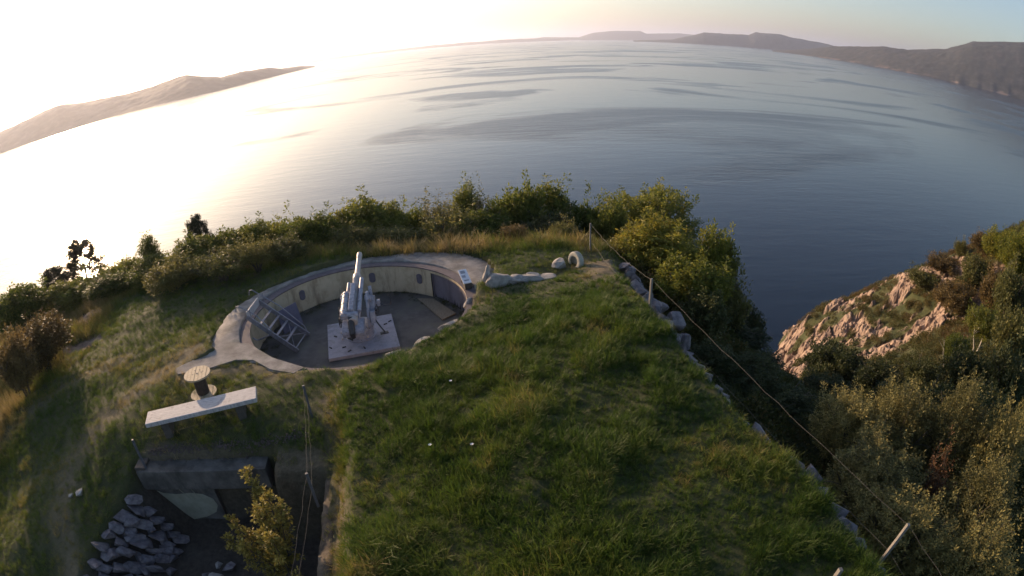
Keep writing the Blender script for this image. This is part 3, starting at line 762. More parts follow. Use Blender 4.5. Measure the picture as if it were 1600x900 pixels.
def plant(seed, R, Hh, ntip, per, L, twig=.75, up=.5, base=.15, lump=.45, spread=.2, inner=.35, shoots=0, asp=.42, stems=5, stem_r=.035, lobes=7, flat=1.0):
    """one crown and one trunk mesh: lobed crown filled with leafy twigs, stems reaching into it"""
    r = np.random.default_rng(seed)
    lob = r.normal(0, 1, (lobes, 3)); lob[:, 2] = np.abs(lob[:, 2]) * .7; lob /= np.linalg.norm(lob, axis=1)[:, None]; la = r.uniform(.4, 1.0, lobes)
    u = r.normal(0, 1, (ntip, 3)); u[:, 2] = u[:, 2] * .8 + .35; u /= np.linalg.norm(u, axis=1)[:, None]
    lum = 1 - lump + lump * np.max(np.clip((u @ lob.T - .55) / .45, 0, 1) * la, axis=1) * 1.25
    rad_ = (inner + (1 - inner) * r.uniform(0, 1, ntip) ** .5) * lum
    cz = Hh * (base + (1 - base) * .42); hz_up = Hh - cz; hz_dn = cz - Hh * base
    tip = np.c_[u[:, 0] * rad_ * R, u[:, 1] * rad_ * R, cz + np.where(u[:, 2] > 0, u[:, 2] * hz_up, u[:, 2] * hz_dn) * rad_ * flat]
    out = np.c_[u[:, 0], u[:, 1], u[:, 2] * .5 + up] + r.normal(0, .25, (ntip, 3)); out /= np.linalg.norm(out, axis=1)[:, None]
    tl = (twig * r.uniform(.5, 1.15, ntip))[:, None]
    segs = np.stack([tip - out * tl, tip], 1)
    if shoots:
        k = r.choice(ntip, shoots, False); s0 = tip[k]; s1 = s0 + np.c_[r.normal(0, .12, shoots), r.normal(0, .12, shoots), r.uniform(.35, .95, shoots)] * twig * 1.3
        segs = np.concatenate([segs, np.stack([s0, s1], 1)])
    V, Fc, tint = leaves_on(segs, per, L, r, spread, asp)
    mb = MB()
    for k in range(stems):
        a = 2 * PI * k / stems + r.uniform(-.4, .4); q = r.uniform(.35, .75) * R
        top = Vector((math.cos(a) * q, math.sin(a) * q, Hh * r.uniform(.6, .82)))
        midp = Vector((math.cos(a) * q * .35, math.sin(a) * q * .35, Hh * .3))
        mb.path([(math.cos(a) * stem_r, math.sin(a) * stem_r, -.5), midp * .5, midp, (midp + top) / 2 + Vector(r.normal(0, .08, 3)), top], [stem_r * 1.5, stem_r * 1.25, stem_r, stem_r * .7, stem_r * .25], 5)
        for j in range(3):
            b = midp.lerp(top, r.uniform(.1, .8)); e = b + Vector((math.cos(a + r.normal(0, 1)) * .5 * R, math.sin(a + r.normal(0, 1)) * .5 * R, r.uniform(.1, .35) * Hh)) * .6
            mb.path([b, (b + e) / 2 + Vector((0, 0, .05)), e], [stem_r * .5, stem_r * .35, stem_r * .12], 4)
    # fine bare twigs inside the leafy shell belong to the trunk mesh
    kk = r.choice(len(segs), min(70, len(segs)), False)
    for k in kk: mb.path([segs[k, 0], segs[k, 1]], [stem_r * .22, stem_r * .08], 3)
    return V, Fc, tint, mb

def pine(seed, Hh, R):
    r = np.random.default_rng(seed); segs = []
    mb = MB(); mb.path([(0, 0, -.5), (.04, .02, Hh * .4), (-.03, .05, Hh * .75), (0, 0, Hh * .97)], [.10, .08, .05, .02], 6)
    for k in range(32):
        z = Hh * (.28 + .70 * k / 32); rr = R * (1.05 - .8 * (k / 32) ** 1.6) * r.uniform(.75, 1.1); a = k * 2.4 + r.normal(0, .3)
        e = np.array([math.cos(a) * rr, math.sin(a) * rr, z + rr * .35]); b = np.array([0, 0, z])
        mb.path([b, (b + e) / 2 - np.array([0, 0, .05]), e], [.03, .02, .008], 4)
        for j in range(14):
            c = b + (e - b) * r.uniform(.55, 1.0) + r.normal(0, .11, 3); segs.append([c, c + np.array([math.cos(a), math.sin(a), 1.0]) * .22 + r.normal(0, .08, 3)])
    V, Fc, t = leaves_on(np.array(segs), 52, .17, r, .10, .2)
    return V, Fc, t, mb

KINDS = {}
def kind(nm, lm, tm, R, Hh, variants):
    vs = []
    for v in variants:
        V, Fc, tint, mb = v
        vs.append((npmesh('crown', V, Fc, M[lm], False, [('tint', 'FACE', tint)]), mb.mesh('trunk', M[tm], True)))
    KINDS[nm] = (R, Hh, vs)
kind('bush', 'leaf', 'bark', 1.5, 3.0, [plant(s, 1.5, 3.0, 460, 36, .15, shoots=14, base=.0, up=.25, lump=.35) for s in (1, 2, 3, 4)])
kind('olive', 'leaf_olive', 'bark', 1.3, 2.0, [plant(s, 1.3, 2.0, 300, 30, .13, base=.05, shoots=20) for s in (11, 12, 13)])
kind('brown', 'leaf_brown', 'bark', 1.5, 2.5, [plant(s, 1.5, 2.5, 320, 30, .14, base=.05, shoots=26) for s in (15, 16)])
kind('stem', 'leaf_olive', 'bark', 1.7, 1.9, [plant(s, 1.7, 1.9, 260, 26, .12, base=.30, shoots=26, stems=10, stem_r=.03, inner=.6) for s in (21, 22)])
kind('tall', 'leaf', 'bark', .9, 5.0, [plant(s, .9, 5.0, 280, 30, .14, up=.7, base=.15, lump=.3, stems=2, shoots=14, flat=1.1) for s in (31, 32)])
kind('twig', 'leaf_olive', 'bark', .9, 5.0, [plant(s, .9, 5.0, 190, 20, .115, up=1.4, base=.15, lump=.4, stems=4, shoots=40, twig=1.0, spread=.12) for s in (35, 36)])
kind('round', 'leaf', 'bark', 3.1, 7.5, [plant(41, 3.1, 7.5, 1000, 38, .16, base=.12, lump=.4, shoots=40, twig=.95, stems=6, stem_r=.08, lobes=14, spread=.26)])
kind('yellow', 'leaf_yellow', 'bark', 1.8, 3.8, [plant(s, 1.8, 3.8, 520, 36, .15, base=.08, shoots=40, twig=.8, lobes=10, spread=.24) for s in (51, 52, 53)])
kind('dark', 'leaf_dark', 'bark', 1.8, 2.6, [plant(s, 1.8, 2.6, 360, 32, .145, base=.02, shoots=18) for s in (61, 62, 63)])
kind('birch', 'leaf', 'birch_bark', 1.6, 4.5, [plant(s, 1.6, 4.5, 320, 30, .14, base=.36, stems=2, stem_r=.06, shoots=16) for s in (65, 66)])
kind('willow', 'leaf_willow', 'bark', 1.6, 4.5, [plant(s, 1.6, 4.5, 760, 36, .085, base=.04, up=.9, lump=.5, shoots=110, twig=.75, spread=.13, inner=.5, lobes=12, stems=8) for s in (71, 72, 73)])
kind('red', 'leaf_red', 'bark', .7, 4.0, [plant(81, .7, 4.0, 90, 26, .07, base=.2, stems=3, shoots=20, spread=.12)])
kind('pine', 'needle', 'bark', 1.0, 4.5, [pine(91, 4.5, 1.25), pine(92, 4.5, 1.3)])
CATS = {'round': 'tree', 'yellow': 'tree', 'tall': 'tree', 'pine': 'tree', 'birch': 'tree', 'red': 'tree', 'dark': 'bush', 'willow': 'bush'}
NAMES = {'pine': 'pine_tree', 'birch': 'birch_tree', 'willow': 'willow_bush', 'red': 'rowan_tree', 'round': 'broadleaf_tree', 'yellow': 'broadleaf_tree', 'tall': 'sapling', 'twig': 'shrub'}
TREES = [
('bush',-28.5,27.0,-2.4,2.6,4.2,'bush at the meadow edge in front of the pines'),
('bush',-24.0,26.6,-1.9,2.3,3.8,'wide bush at the meadow edge below the upright sapling'),
('bush',-21.0,27.6,-1.3,2.2,3.6,'bush filling the thicket behind the pale green bush'),
('olive',-27.5,22.0,-2.0,1.5,2.8,'low olive bush above the flat rock slab'),
('bush',-18.0,28.0,-.9,2.5,3.6,'bush behind the bare stemmed bush'),
('bush',-36.5,27.5,-4.5,3.4,4.6,'bush at the sea edge beyond the short pine'),
('bush',-14.0,31.5,-2.4,3.7,3.4,'taller bush closing the gap in the thicket'),
('pine',-32.2,32.9,-4.14,4.8,2.6,'tall dark pine silhouetted against the bright sea'),
('pine',-31.9,28.9,-2.76,2.9,2.2,'short pine growing left of the tall pine'),
('bush',-31.8,24.3,-2.34,3.7,4.6,'hazy rounded bush at the shore edge of the meadow'),
('brown',-22.8,18.0,-1.21,3.0,4.1,'brownish bush nearest the left edge of the meadow'),
('brown',-22.1,15.4,-1.05,3.2,2.8,'brown bush behind the rock slab at the far left'),
('bush',-26.8,28.4,-2.46,2.3,3.6,'bush right below the tall pine'),
('bush',-24.7,28.9,-2.18,2.7,3.3,'dense bush between the tall pine and the upright sapling'),
('tall',-22.4,29.4,-2.12,3.7,2.0,'upright leafy sapling rising from the left thicket'),
('olive',-18.1,25.2,-0.48,1.8,3.1,'pale green bush standing in front of the left thicket'),
('pine',-19.6,31.4,-2.83,4.4,1.2,'small conifer tip poking above the thicket'),
('bush',-20.0,29.9,-1.93,2.4,2.9,'dense bush beneath the small conifer tip'),
('bush',-16.7,29.6,-1.66,3.3,3.7,'broad bush right of the small conifer tip'),
('bush',-14.6,29.6,-1.27,2.9,2.9,'round bush left of the gap in the thicket'),
('stem',-14.9,25.5,-0.28,1.7,4.1,'open bush with bare brown stems at the meadow edge'),
('stem',-13.2,26.4,-0.31,1.8,2.8,'small stemmy bush at the meadow edge beside the gap'),
('bush',-12.5,30.5,-1.59,3.0,2.3,'first bush right of the gap in the thicket'),
('bush',-11.0,30.1,-1.13,2.9,2.8,'leafy bush on the thicket skyline left of the gun barrel'),
('olive',-11.7,27.1,-0.14,1.4,2.1,'low olive bush at the meadow edge left of the gun barrel'),
('bush',-9.9,31.5,-1.97,3.3,2.3,'bush on the skyline just left of the gun barrel'),
('bush',-8.5,31.9,-2.17,3.9,3.6,'large domed dark green bush behind the gun muzzle'),
('bush',-6.8,32.3,-2.51,3.8,2.5,'dark bush right of the large domed bush'),
('olive',-8.6,29.3,-0.47,1.4,2.5,'low olive bush behind the gun muzzle'),
('bush',-5.5,33.5,-3.49,4.3,2.6,'bush in the middle of the thicket skyline'),
('twig',-4.1,32.7,-2.80,4.3,2.1,'olive shrub with thin upright shoots on the skyline'),
('tall',-2.6,33.9,-3.83,5.9,1.6,'tallest thin sapling above the thicket skyline'),
('twig',-1.7,34.0,-3.91,5.7,1.4,'bare twiggy sapling right of the tallest thin one'),
('olive',-3.2,30.3,-1.19,2.2,2.9,'olive bush below the tallest thin sapling'),
('olive',-6.2,29.3,-0.70,1.4,2.1,'small olive bush at the thicket front behind the pit'),
('bush',-0.0,34.0,-4.24,5.8,3.3,'tall dense bush right of the twiggy saplings'),
('bush',1.6,34.0,-4.20,5.6,2.6,'dense bush next to the tall dense one'),
('tall',3.0,34.9,-5.33,6.6,2.2,'upright feathery bush with a pointed top on the skyline'),
('bush',4.1,33.8,-4.55,5.3,3.0,'dark bush behind the tyre'),
('bush',5.2,33.6,-4.78,4.9,2.2,'small dark bush behind the thin wooden post'),
('bush',-1.3,31.0,-1.72,2.6,2.7,'bush at the thicket front behind the dry grass'),
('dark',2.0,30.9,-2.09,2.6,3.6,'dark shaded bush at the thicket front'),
('olive',2.8,28.4,-0.71,1.4,1.4,'small pale green shrub in front of the dark bush'),
('brown',0.2,28.0,-0.29,1.1,1.2,'single leafy stem standing in the dry grass'),
('round',8.7,33.9,-6.27,7.9,6.3,'big round dark green tree overlooking the sea'),
('bush',5.9,31.5,-3.49,4.1,2.2,'bush left of the big round tree'),
('yellow',7.0,26.1,-1.66,3.2,3.8,'broad yellow green tree behind the corner of the mound'),
('yellow',10.1,25.6,-4.42,5.7,2.6,'taller yellow green tree with ragged top by the open water'),
('yellow',8.0,22.6,-2.32,3.2,2.9,'leafy yellow green tree below the stone wall corner'),
('olive',10.7,24.8,-4.79,4.2,2.4,'green tree at the water side of the yellow green trees'),
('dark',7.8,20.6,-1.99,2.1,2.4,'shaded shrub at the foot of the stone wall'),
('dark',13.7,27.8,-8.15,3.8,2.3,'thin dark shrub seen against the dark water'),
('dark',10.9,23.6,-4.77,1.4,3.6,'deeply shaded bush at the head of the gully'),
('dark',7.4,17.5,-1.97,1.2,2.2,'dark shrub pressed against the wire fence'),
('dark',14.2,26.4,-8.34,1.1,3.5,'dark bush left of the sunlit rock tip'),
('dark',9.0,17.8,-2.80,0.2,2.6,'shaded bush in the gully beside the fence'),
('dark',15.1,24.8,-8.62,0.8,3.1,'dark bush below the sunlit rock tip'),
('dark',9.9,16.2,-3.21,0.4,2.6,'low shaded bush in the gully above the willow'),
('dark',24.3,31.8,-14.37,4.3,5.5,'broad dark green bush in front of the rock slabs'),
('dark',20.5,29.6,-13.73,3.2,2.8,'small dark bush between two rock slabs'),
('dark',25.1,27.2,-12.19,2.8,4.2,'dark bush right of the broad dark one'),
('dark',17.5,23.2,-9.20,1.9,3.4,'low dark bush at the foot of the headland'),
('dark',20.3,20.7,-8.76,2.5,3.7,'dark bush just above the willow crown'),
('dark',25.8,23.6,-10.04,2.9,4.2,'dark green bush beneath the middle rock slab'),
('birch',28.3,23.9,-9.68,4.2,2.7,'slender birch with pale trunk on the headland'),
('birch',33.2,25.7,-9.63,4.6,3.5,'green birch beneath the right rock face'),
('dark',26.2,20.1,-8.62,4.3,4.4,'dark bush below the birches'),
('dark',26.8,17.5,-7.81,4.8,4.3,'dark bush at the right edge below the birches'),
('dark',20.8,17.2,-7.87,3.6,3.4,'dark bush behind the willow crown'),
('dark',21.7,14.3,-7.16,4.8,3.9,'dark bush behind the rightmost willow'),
('olive',33.2,22.3,-8.28,4.7,3.8,'olive bush at the right edge under the rock face'),
('olive',48.9,44.4,-9.33,1.9,2.0,'small lone tree on the headland skyline'),
('brown',50.5,42.5,-8.05,2.3,3.5,'brownish pointed tree on the headland skyline'),
('yellow',49.1,37.9,-7.80,4.3,5.0,'pale yellow green tree high on the headland'),
('yellow',46.3,33.2,-7.84,6.0,4.6,'yellow green tree at the right edge of the headland'),
('brown',46.4,44.1,-11.19,2.1,5.2,'brown heathy bush on the headland slope'),
('olive',43.5,44.2,-13.42,2.8,4.4,'low olive bush on the headland slope'),
('olive',45.1,38.0,-9.91,3.3,5.2,'olive bush under the pointed tree'),
('dark',44.2,37.6,-10.57,2.4,2.7,'dark little conifer in the headland scrub'),
('brown',42.8,33.0,-10.30,4.2,4.4,'brown bush above the right rock face'),
('brown',41.2,36.5,-11.17,2.7,5.2,'rusty scrub bush between the rock slabs'),
('olive',42.2,30.4,-9.36,5.0,4.2,'olive bush right above the rock face'),
('willow',11.5,13.2,-4.17,3.8,3.2,'brownish willow at the fence side of the thicket'),
('willow',13.5,12.7,-5.04,5.2,3.1,'tallest willow with upright twigs'),
('willow',15.3,11.3,-5.51,6.2,3.1,'willow with pale upright shoots at the right'),
('willow',16.3,9.7,-5.34,6.3,2.8,'willow cut by the right edge'),
('willow',10.2,9.9,-3.30,3.4,3.3,'willow with small olive leaves leaning over the fence'),
('willow',13.1,7.4,-4.02,4.7,3.2,'wide willow in front of the right edge'),
('red',12.5,9.2,-4.29,4.4,1.4,'small rowan with reddish leaves among the willows'),
('willow',9.8,7.5,-3.13,3.6,3.1,'nearest willow beside the leaning fence post'),
('willow',11.3,5.5,-3.46,4.0,3.0,'shaded willow in the bottom right corner'),
]
trn = random.Random(5); cnt = {}
for kd, tx, ty, tz, th, tw, lab in TREES:
    R, Hh, vs = KINDS[kd]; k = cnt.get(kd, 0); cnt[kd] = k + 1
    cm, tm = vs[k % len(vs)]
    th = max(th, 1.1); tw = max(tw, .9) * ((1.12 if tx < -12 else 1.35) if kd in ('bush', 'olive', 'dark', 'brown', 'tall', 'twig', 'yellow') and tx < 24 else 1.12)
    nm = NAMES.get(kd, 'bush')
    grp = 'willows in the gully' if kd == 'willow' else ('scrub on the headland' if tx > 24 else ('bushes in the gully' if tx > 6.5 else 'thicket along the cliff edge'))
    root = empty(nm, (tx, ty, g1(tx, ty) - .08), trn.uniform(0, 2 * PI), lab, CATS.get(kd, 'bush' if kd != 'twig' else 'shrub'), grp)
    top = tz + th - (g1(tx, ty) - .08)
    sx = min(1.9, max(.55, tw / 2 / R)); sz = max(.35, top / Hh)
    root.scale = (sx, sx * trn.uniform(.9, 1.1), sz)
    obj('trunk', tm, root); obj('crown', cm, root)

# the yellow shrub that grows out of the trench, branch by branch
def shrub(name, base, tips, lab, cat, lm, seed, per=30, L=.085, grp=None, nt=34, spr=.42):
    r = np.random.default_rng(seed); b = Vector(base); root = empty(name, base, 0, lab, cat, grp)
    mb = MB(); segs = []
    for tp in tips:
        t = Vector(tp) - b; midp = Vector((t.x * .35, t.y * .35, t.z * .55))
        pts = [Vector((0, 0, -.2)), midp * .5, midp, (midp + t) / 2 + Vector((t.x * .05, 0, .08)), t]
        mb.path(pts, [.035, .028, .02, .014, .004], 5)
        for k in range(nt):
            f = .42 + .6 * (k + r.uniform()) / nt
            i = min(int(f * 4), 3); p = pts[i].lerp(pts[min(i + 1, 4)], f * 4 - i) if f < 1 else pts[4]
            d = np.array(((t - midp).normalized())) * .7 + r.normal(0, .75, 3); d /= np.linalg.norm(d)
            wdt = spr * (1.25 - f) + .10
            e = np.array(p) + d * wdt * r.uniform(.6, 1.4)
            segs.append([np.array(p), e]); mb.path([p, e], [.006, .003], 3)
    V, Fc, tint = leaves_on(np.array(segs), per, L, r, .07, .45)
    mb.build('stem', M['bark'], root, True)
    obj('foliage', npmesh('foliage', V, Fc, M[lm], False, [('tint', 'FACE', tint)]), root)
    return root
shrub('shrub', (-6.3, 9.0, -3.1), [(-7.5, 10.9, .0), (-7.35, 10.75, -.35), (-6.5, 9.9, .05), (-6.1, 9.6, .1), (-6.9, 9.7, -.3), (-7.8, 9.6, -.7), (-8.0, 9.3, -1.2), (-7.3, 8.9, -.9), (-6.6, 9.0, -.5), (-6.2, 8.7, -.2)],
      'yellow leaved shrub growing up out of the dark trench', 'shrub', 'leaf_shrub', 101, per=20, L=.115)
shrub('shrub', (-5.5, 7.6, -3.1), [(-5.55, 8.0, -.75), (-5.7, 7.7, -1.0), (-5.4, 7.5, -.9)], 'small yellow shrub at the lower end of the concrete trench wall', 'shrub', 'leaf_shrub', 102, per=18, nt=16)
# ------------------------------------------------------------------ the gun pit
def arc_strip(a0, a1, n, rows):
    """rows = list of functions angle -> (radius, z); returns verts and quads of the swept profile"""
    V = []; Fc = []; k = len(rows)
    for i in range(n + 1):
        a = a0 + (a1 - a0) * i / n
        for f in rows:
            r_, z_ = f(a); V.append((r_ * math.cos(rad(a)), r_ * math.sin(rad(a)), z_))
        if i:
            b = (i - 1) * k
            for j in range(k - 1): Fc.append((b + j, b + k + j, b + k + j + 1, b + j + 1))
    return np.array(V), Fc
pit = empty('gun_pit', (PIT[0], PIT[1], 0), 0, 'round sunken concrete gun pit with cream painted inner wall', 'gun pit')
def sm(me):
    for p in me.polygons: p.use_smooth = True
    return me
DOOR0, DOOR1 = 14.0, 54.0
def wallarc(name, a0, a1, z0, z1, mt, dr=0, n=None):
    n = n or max(8, int(abs(a1 - a0) / 2.5))
    V, Fc = arc_strip(a0, a1, n, [lambda a: (PIT_R + .12, z1), lambda a: (PIT_R + dr, z1), lambda a: (PIT_R + dr, z0), lambda a: (PIT_R + .12, z0)])
    return obj(name, npmesh(name, V, Fc, mt), pit)
wallarc('wall', 54.2, 373.8, PIT_FLOOR - .05, -.06, M['cream_wall'], n=128)
wallarc('wall', 13.8, 54.2, -.22, -.06, M['cream_wall'], n=18)                       # over the steel door
V, Fc = arc_strip(DOOR0, DOOR1, 18, [lambda a: (PIT_R + .1, -.22), lambda a: (PIT_R + .1, PIT_FLOOR - .02)])
obj('door', npmesh('door', V, Fc, M['door_paint']), pit)['label'] = 'wide curved grey steel door'
for a in (DOOR0 + .3, 27.3, 40.6, DOOR1 - .3):
    V, Fc = arc_strip(a - .35, a + .35, 1, [lambda q: (PIT_R + .12, -.225), lambda q: (PIT_R + .05, -.225), lambda q: (PIT_R + .05, PIT_FLOOR), lambda q: (PIT_R + .12, PIT_FLOOR)])
    obj('door_rib', npmesh('door_rib', V, Fc, M['door_paint']), pit)
# dark painted coping with a small drip groove, then the weathered apron
def wob(a, s): return (float(vnoise(a / 4.0, 0, s)) - .5)
V, Fc = arc_strip(-180, 180, 160, [lambda a: (PIT_R + .14, -.09), lambda a: (PIT_R - .03, -.085), lambda a: (PIT_R - .03, -.035), lambda a: (PIT_R + .40, -.03), lambda a: (PIT_R + .43, -.06)])
obj('coping', npmesh('coping', V, Fc, M['coping']), pit)
V, Fc = arc_strip(-180, 180, 200, [lambda a: (min(PIT_R + .41, apron_r(a) - .1), -.12), lambda a: (min(PIT_R + .42, apron_r(a) - .09), .022 + .015 * wob(a, 2)), lambda a: (min(PIT_R + .45, apron_r(a) - .08), .045 + .02 * wob(a, 2)),
    lambda a: ((PIT_R + .28 + apron_r(a)) / 2, .03 + .05 * wob(a * 1.3, 3)), lambda a: (apron_r(a) - .06 + .12 * wob(a * 2.5, 4), .02 + .05 * wob(a, 5)), lambda a: (apron_r(a) + .12 * wob(a * 2.5, 4), -.03), lambda a: (apron_r(a) + .1 * wob(a * 2.5, 4), -.4)])
obj('apron', npmesh('apron', V, Fc, M['concrete'], True), pit)
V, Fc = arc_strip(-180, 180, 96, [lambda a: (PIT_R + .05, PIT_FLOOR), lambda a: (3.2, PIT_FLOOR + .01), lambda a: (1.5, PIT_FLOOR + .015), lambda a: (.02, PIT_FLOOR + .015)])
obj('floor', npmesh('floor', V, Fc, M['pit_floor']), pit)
# joints between the cast wall sections
for a in (78, 112, 128, 152, 160):
    V, Fc = arc_strip(a - .18, a + .18, 1, [lambda q: (PIT_R + .02, -.1), lambda q: (PIT_R - .006, -.1), lambda q: (PIT_R - .006, PIT_FLOOR + .02), lambda q: (PIT_R + .02, PIT_FLOOR + .02)])
    obj('wall_joint', npmesh('wall_joint', V, Fc, M['cream_wall']), pit)
def rounded(w, h, n=8):
    r_ = w / 2; pts = []
    for k in range(n + 1): a = PI * k / n; pts.append((r_ * math.cos(a), h / 2 - r_ + r_ * math.sin(a) * .8))
    for k in range(n + 1): a = PI + PI * k / n; pts.append((r_ * math.cos(a), -h / 2 + r_ + r_ * math.sin(a) * .8))
    return pts
for a in (139.5, 94.0, 63.0):
    R_ = Matrix.Translation((math.cos(rad(a)) * (PIT_R - .012), math.sin(rad(a)) * (PIT_R - .012), -.62)) @ Matrix.Rotation(rad(a + 90), 4, 'Z') @ Matrix.Rotation(PI / 2, 4, 'X')
    nb = MB(); nb.prism(rounded(.30, .56), -.03, .012, R_); nb.build('wall_niche', M['niche'], pit)
wing_poly = [(-12.86 - PIT[0], 16.27 - PIT[1]), (-12.5 - PIT[0], 15.77 - PIT[1]), (-11.3 - PIT[0], 16.15 - PIT[1]), (-10.3 - PIT[0], 16.9 - PIT[1]), (-9.5 - PIT[0], 16.85 - PIT[1]), (-8.6 - PIT[0], 16.1 - PIT[1]), (-7.55 - PIT[0], 15.8 - PIT[1]), (-7.2 - PIT[0], 16.25 - PIT[1]), (-8.8 - PIT[0], 16.9 - PIT[1]), (-10.2 - PIT[0], 18.1 - PIT[1]), (-11.6 - PIT[0], 18.3 - PIT[1]), (-11.8 - PIT[0], 17.3 - PIT[1])]
wb = MB(); wb.prism(wing_poly, -.5, .06); bmesh.ops.bevel(wb.bm, geom=[e for e in wb.bm.edges if all(v.co.z > 0 for v in e.verts)], offset=.05, segments=2, affect='EDGES')
wb.build('apron_wing', M['concrete'], pit)

pl = MB(); pl.prism([(-4.42, 24.35), (-3.66, 24.2), (-2.5, 22.6), (-3.05, 22.05)], PIT_FLOOR + .03, PIT_FLOOR + .075); pl.rough(.006, 3)
tag(pl.build('board', M['ply']), 'brown wooden board lying on the pit floor by the steel door', 'board')

n = 340; a = rng.uniform(-PI, PI, n); r_ = PIT_R - .03 - np.abs(rng.normal(0, .13, n)) * (1 + 2 * (fbm(a * 3, a * 0, 97) > .55))
MO = [proto('p_clump', leafclump(7, .4, .22, 90, .10), M['heath']), proto('q_clump', leafclump(8, .5, .16, 90, .09), M['heath'])]
tag(scatter('moss', np.c_[PIT[0] + r_ * np.cos(a), PIT[1] + r_ * np.sin(a), np.full(n, PIT_FLOOR + .012)], np.c_[np.zeros(n), np.zeros(n), a], rng.uniform(.12, .38, n), rng.integers(0, 2, n), rng.uniform(0, .4, n), MO), 'dark moss and leaf litter along the foot of the pit wall', 'moss')

# ------------------------------------------------------------------ the gun: local +Y is the way it points
gun = empty('gun', (PIT[0], PIT[1], PIT_FLOOR + .02), rad(6.5), 'pale grey coastal gun on a turntable, barrel raised over the pit wall', 'gun')
pb = MB(); pb.box((.02, -.02, .07), (2.92, 3.05, .14), Matrix.Rotation(rad(9.5), 3, 'Z'), .015); pb.build('base_plate', M['pad'], gun)
for px, py in ((-1.12, .05), (-1.2, -.9), (1.0, .75), (1.18, .98), (.25, -1.15), (-.35, -1.3), (-.62, -.95)):
    e = MB(); e.box((px, py, .155), (.05, .16, .05), Matrix.Rotation(px * 2, 3, 'Z'), .01); e.build('anchor_bolt', M['gun_dark'], gun)
pd = MB(); pd.lathe([(.66, .14), (.66, .18), (.60, .20), (.58, .52), (.62, .54), (.64, .60), (.63, .66), (.50, .70), (.2, .72)], seg=40); pd.build('pedestal', M['gun_paint'], gun, True)
e = MB(); e.box((.10, -.597, .45), (.17, .05, .055), None, .008); e.build('hatch', M['gun_dark'], gun)
e = MB(); e.prism(rounded(.34, .46), 0, .03, Matrix.Rotation(rad(-42), 4, 'Z') @ Matrix.Translation((0, -.585, .30)) @ Matrix.Rotation(PI / 2, 4, 'X')); e.build('access_port', M['gun_dark'], gun)
EL = rad(14.5); ax = Vector((0, math.cos(EL), math.sin(EL))); nrm = Vector((0, -math.sin(EL), math.cos(EL))); BR = Vector((0, -1.29, 1.42))
def along(s, x=0, h=0): return BR + ax * s + Vector((x, 0, 0)) + nrm * h
def cyl(nm, s0, s1, x, h, r0, mt, r1=None, seg=18, x1=None, parent=None):
    t = MB(); t.tube(along(s0, x, h), along(s1, x if x1 is None else x1, h), r0, r1, seg)
    return t.build(nm, mt, parent or gun, True)
bar = MB(); q = ax.to_track_quat('Z', 'Y').to_matrix().to_4x4()
prof = [(.02, -.05), (.20, -.05), (.20, .25), (.165, .28), (.165, 2.55), (.185, 2.58), (.185, 2.95), (.15, 3.02), (.128, 3.10), (.108, 4.15), (.112, 4.18), (.125, 4.22), (.125, 4.52), (.115, 4.6), (.06, 4.6), (.055, 4.3), (.01, 4.3)]
bar.lathe(prof, seg=28); bmesh.ops.transform(bar.bm, matrix=Matrix.Translation(BR) @ q, verts=bar.bm.verts)
bar.build('barrel', M['gun_barrel'], gun, True)
cyl('recoil_cylinder', .45, 2.55, .25, .13, .095, M['gun_paint'])
cyl('recoil_cylinder', .95, 2.35, -.30, .10, .07, M['gun_paint'])
cyl('recuperator', .15, 1.45, -.33, .16, .17, M['gun_paint'])
cyl('recuperator_cap', 1.44, 1.56, -.33, .16, .185, M['gun_paint'], .165)
for s0 in (.35, .8, 1.2): cyl('cylinder_band', s0, s0 + .07, -.33, .16, .182, M['gun_barrel'])
cr = MB(); cr.box(along(1.2, -.05, .25), (.22, 1.7, .2), Matrix.Rotation(EL, 3, 'X'), .03); cr.build('cradle_cover', M['gun_paint'], gun)
cr = MB(); cr.box(along(1.15, 0, -.2), (.46, 1.9, .22), Matrix.Rotation(EL, 3, 'X'), .04); cr.build('cradle', M['gun_paint'], gun)
c = MB(); c.tube(along(.22, -.46, .20), along(.30, .22, .12), .12, .11, 18); c.build('breech_ring', M['gun_paint'], gun, True)
c = MB(); c.tube(along(.2, -.49, .205), along(.22, -.45, .2), .05, .05, 12); c.build('ring_bore', M['gun_dark'], gun)
# breech casing with its sloping top, and the dark open breech
bx = MB(); A = [(-1.50, .84), (-.80, .84), (-.66, 1.28), (-1.02, 1.38), (-1.42, 1.2), (-1.54, 1.06)]
bx.prism(A, -.44, .44, Matrix(((0, 0, 1, -.02), (1, 0, 0, 0), (0, 1, 0, 0), (0, 0, 0, 1))))
bmesh.ops.bevel(bx.bm, geom=bx.bm.edges[:], offset=.035, segments=2, affect='EDGES'); bx.build('breech_casing', M['gun_paint'], gun)
dk = MB(); dk.path([along(.12, -.06, .17), along(-.03, -.06, .0), (-.05, -1.45, 1.2), (-.04, -1.56, 1.05), (-.03, -1.57, .86)], [.10, .14, .135, .125, .10], 12); dk.build('breech_block', M['gun_dark'], gun, True)
for sx in (-.5, .47):
    for zz in (.72, 1.0):
        h_ = MB(); h_.tube((sx, -1.3, zz), (sx * 1.12, -1.3, zz), .05, .05, 10); h_.build('casing_stud', M['gun_barrel'], gun, True)
